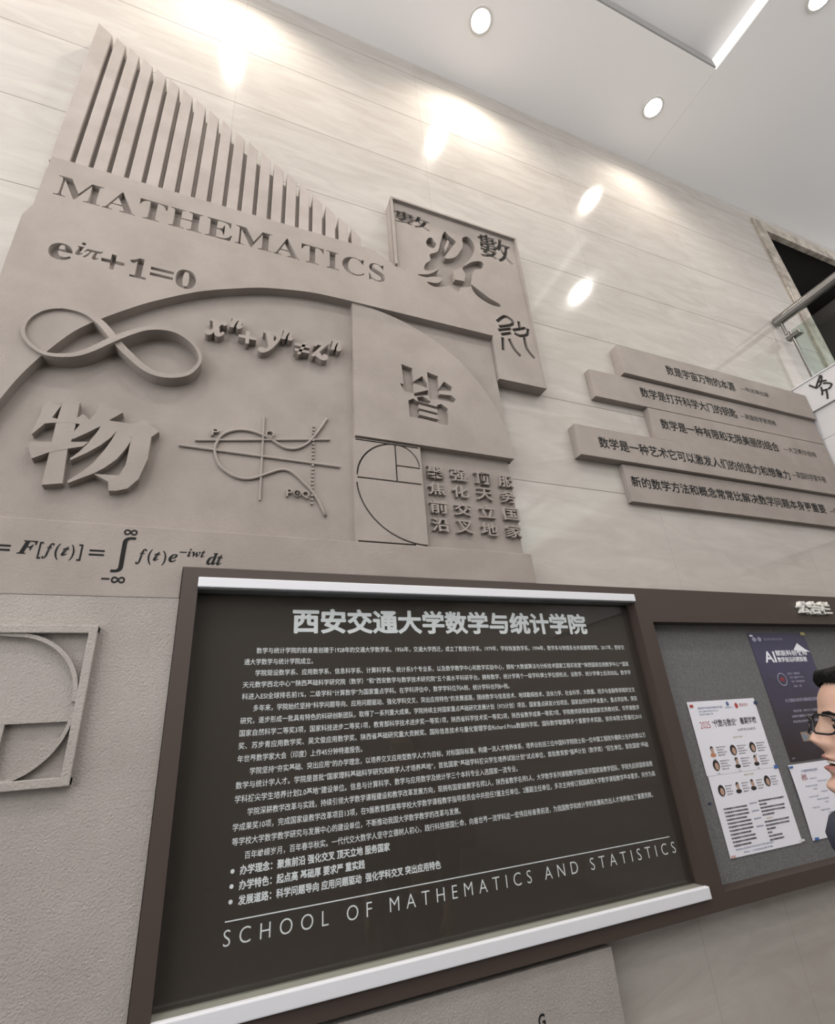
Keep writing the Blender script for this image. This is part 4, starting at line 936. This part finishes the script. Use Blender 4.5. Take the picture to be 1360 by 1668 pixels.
# glasses, worn: a thing of its own
GL = thing('eyeglasses', 'thin black framed glasses worn by the person', 'glasses', tuple(H2W(Vector((0.10, 0, 0.5 * HH)))))
fr_ = bmesh.new()
for s in (1, -1):
    ring = []
    for k in range(28):
        a = 2 * PI * k / 28; ca, sa = math.cos(a), math.sin(a)
        yy_ = 0.0345 * s + 0.0245 * math.copysign(abs(ca) ** 0.6, ca); zz_ = 0.495 * HH + 0.0165 * math.copysign(abs(sa) ** 0.6, sa)
        ring.append(H2W(Vector((0.1065 - 0.9 * max(0, abs(yy_) - 0.02) ** 1.5 * 3, yy_, zz_))))
    tube(fr_, ring + [ring[0]], [0.0020 if p.z > H2W(Vector((0, 0, 0.5 * HH))).z else 0.0010 for p in ring + [ring[0]]], 6)
    ln_ = bmesh.new(); ln_.faces.new([ln_.verts.new(p) for p in ring]); bmo('lens', ln_, glass_mat('spectacle_lens', (0.96, 0.97, 0.96)), GL)
    tb = bmesh.new(); tube(tb, [H2W(Vector((0.092, 0.060 * s, 0.53 * HH))), H2W(Vector((0.070, 0.073 * s, 0.53 * HH))), H2W(Vector((0.0, 0.081 * s, 0.52 * HH))), H2W(Vector((-0.025, 0.081 * s, 0.47 * HH)))], 0.0018, 6)
    bmo('temple', tb, M['black_plastic'], GL, True)
tube(fr_, [H2W(Vector((0.107, -0.011, 0.53 * HH))), H2W(Vector((0.112, 0, 0.54 * HH))), H2W(Vector((0.107, 0.011, 0.53 * HH)))], 0.0016, 6)
bmo('rim', fr_, M['black_plastic'], GL, True)
# clothes
jv = [(-0.03, 0, 0.86), (-0.03, 0, 1.05), (-0.045, 0, 1.25), (-0.01, 0, 1.415), (-0.005, 0, 1.485)]; jr = [(0.17, 0.13), (0.165, 0.125), (0.185, 0.135), (0.15, 0.125), (0.082, 0.09)]
je = [(0, 1), (1, 2), (2, 3), (3, 4)]
for s in (1, -1):
    p = 3
    for q, r in (((-0.055, 0.15 * s, 1.405), 0.082), ((-0.062, 0.205 * s, 1.35), 0.078), ((-0.07, 0.238 * s, 1.10), 0.060), ((-0.01, 0.241 * s, 0.895), 0.045)):
        jv.append(q); jr.append(r); je.append((p, len(jv) - 1)); p = len(jv) - 1
obj('jacket', skin_mesh([L2W(*v) for v in jv], je, [r if isinstance(r, tuple) else (r, r) for r in jr], 2), M['jacket'], person)
bm = bmesh.new()
rs = [[bm.verts.new(L2W(-0.003 + r * math.cos(2 * PI * k / 28), r * 0.95 * math.sin(2 * PI * k / 28), z - 0.02 * math.cos(2 * PI * k / 28))) for k in range(28)] for r, z in ((0.085, 1.40), (0.108, 1.44), (0.110, 1.465), (0.098, 1.487), (0.080, 1.488), (0.068, 1.46))]
for j in range(5):
    for k in range(28): bm.faces.new((rs[j][k], rs[j][(k + 1) % 28], rs[j + 1][(k + 1) % 28], rs[j + 1][k]))
bmo('collar', bm, M['jacket'], person, True)
tv = [(-0.03, 0, 0.96), (-0.03, 0, 0.88)]; tr_ = [0.155, 0.15]; te = [(0, 1)]
for s in (1, -1):
    p = 1
    for q, r in (((-0.03, 0.10 * s, 0.80), 0.105), ((-0.02, 0.10 * s, 0.50), 0.078), ((-0.035, 0.10 * s, 0.10), 0.062)):
        tv.append(q); tr_.append(r); te.append((p, len(tv) - 1)); p = len(tv) - 1
obj('trousers', skin_mesh([L2W(*v) for v in tv], te, tr_, 2), M['trousers'], person)
for s in (1, -1):
    sv = [(-0.085, 0.10 * s, 0.045), (-0.03, 0.10 * s, 0.055), (0.06, 0.102 * s, 0.045), (0.15, 0.106 * s, 0.036)]
    me = skin_mesh([L2W(*v) for v in sv], [(0, 1), (1, 2), (2, 3)], [0.040, 0.046, 0.046, 0.034], 2)
    for v in me.vertices: v.co.z = max(v.co.z, 0.001)
    obj('shoe', me, M['shoe'], person)
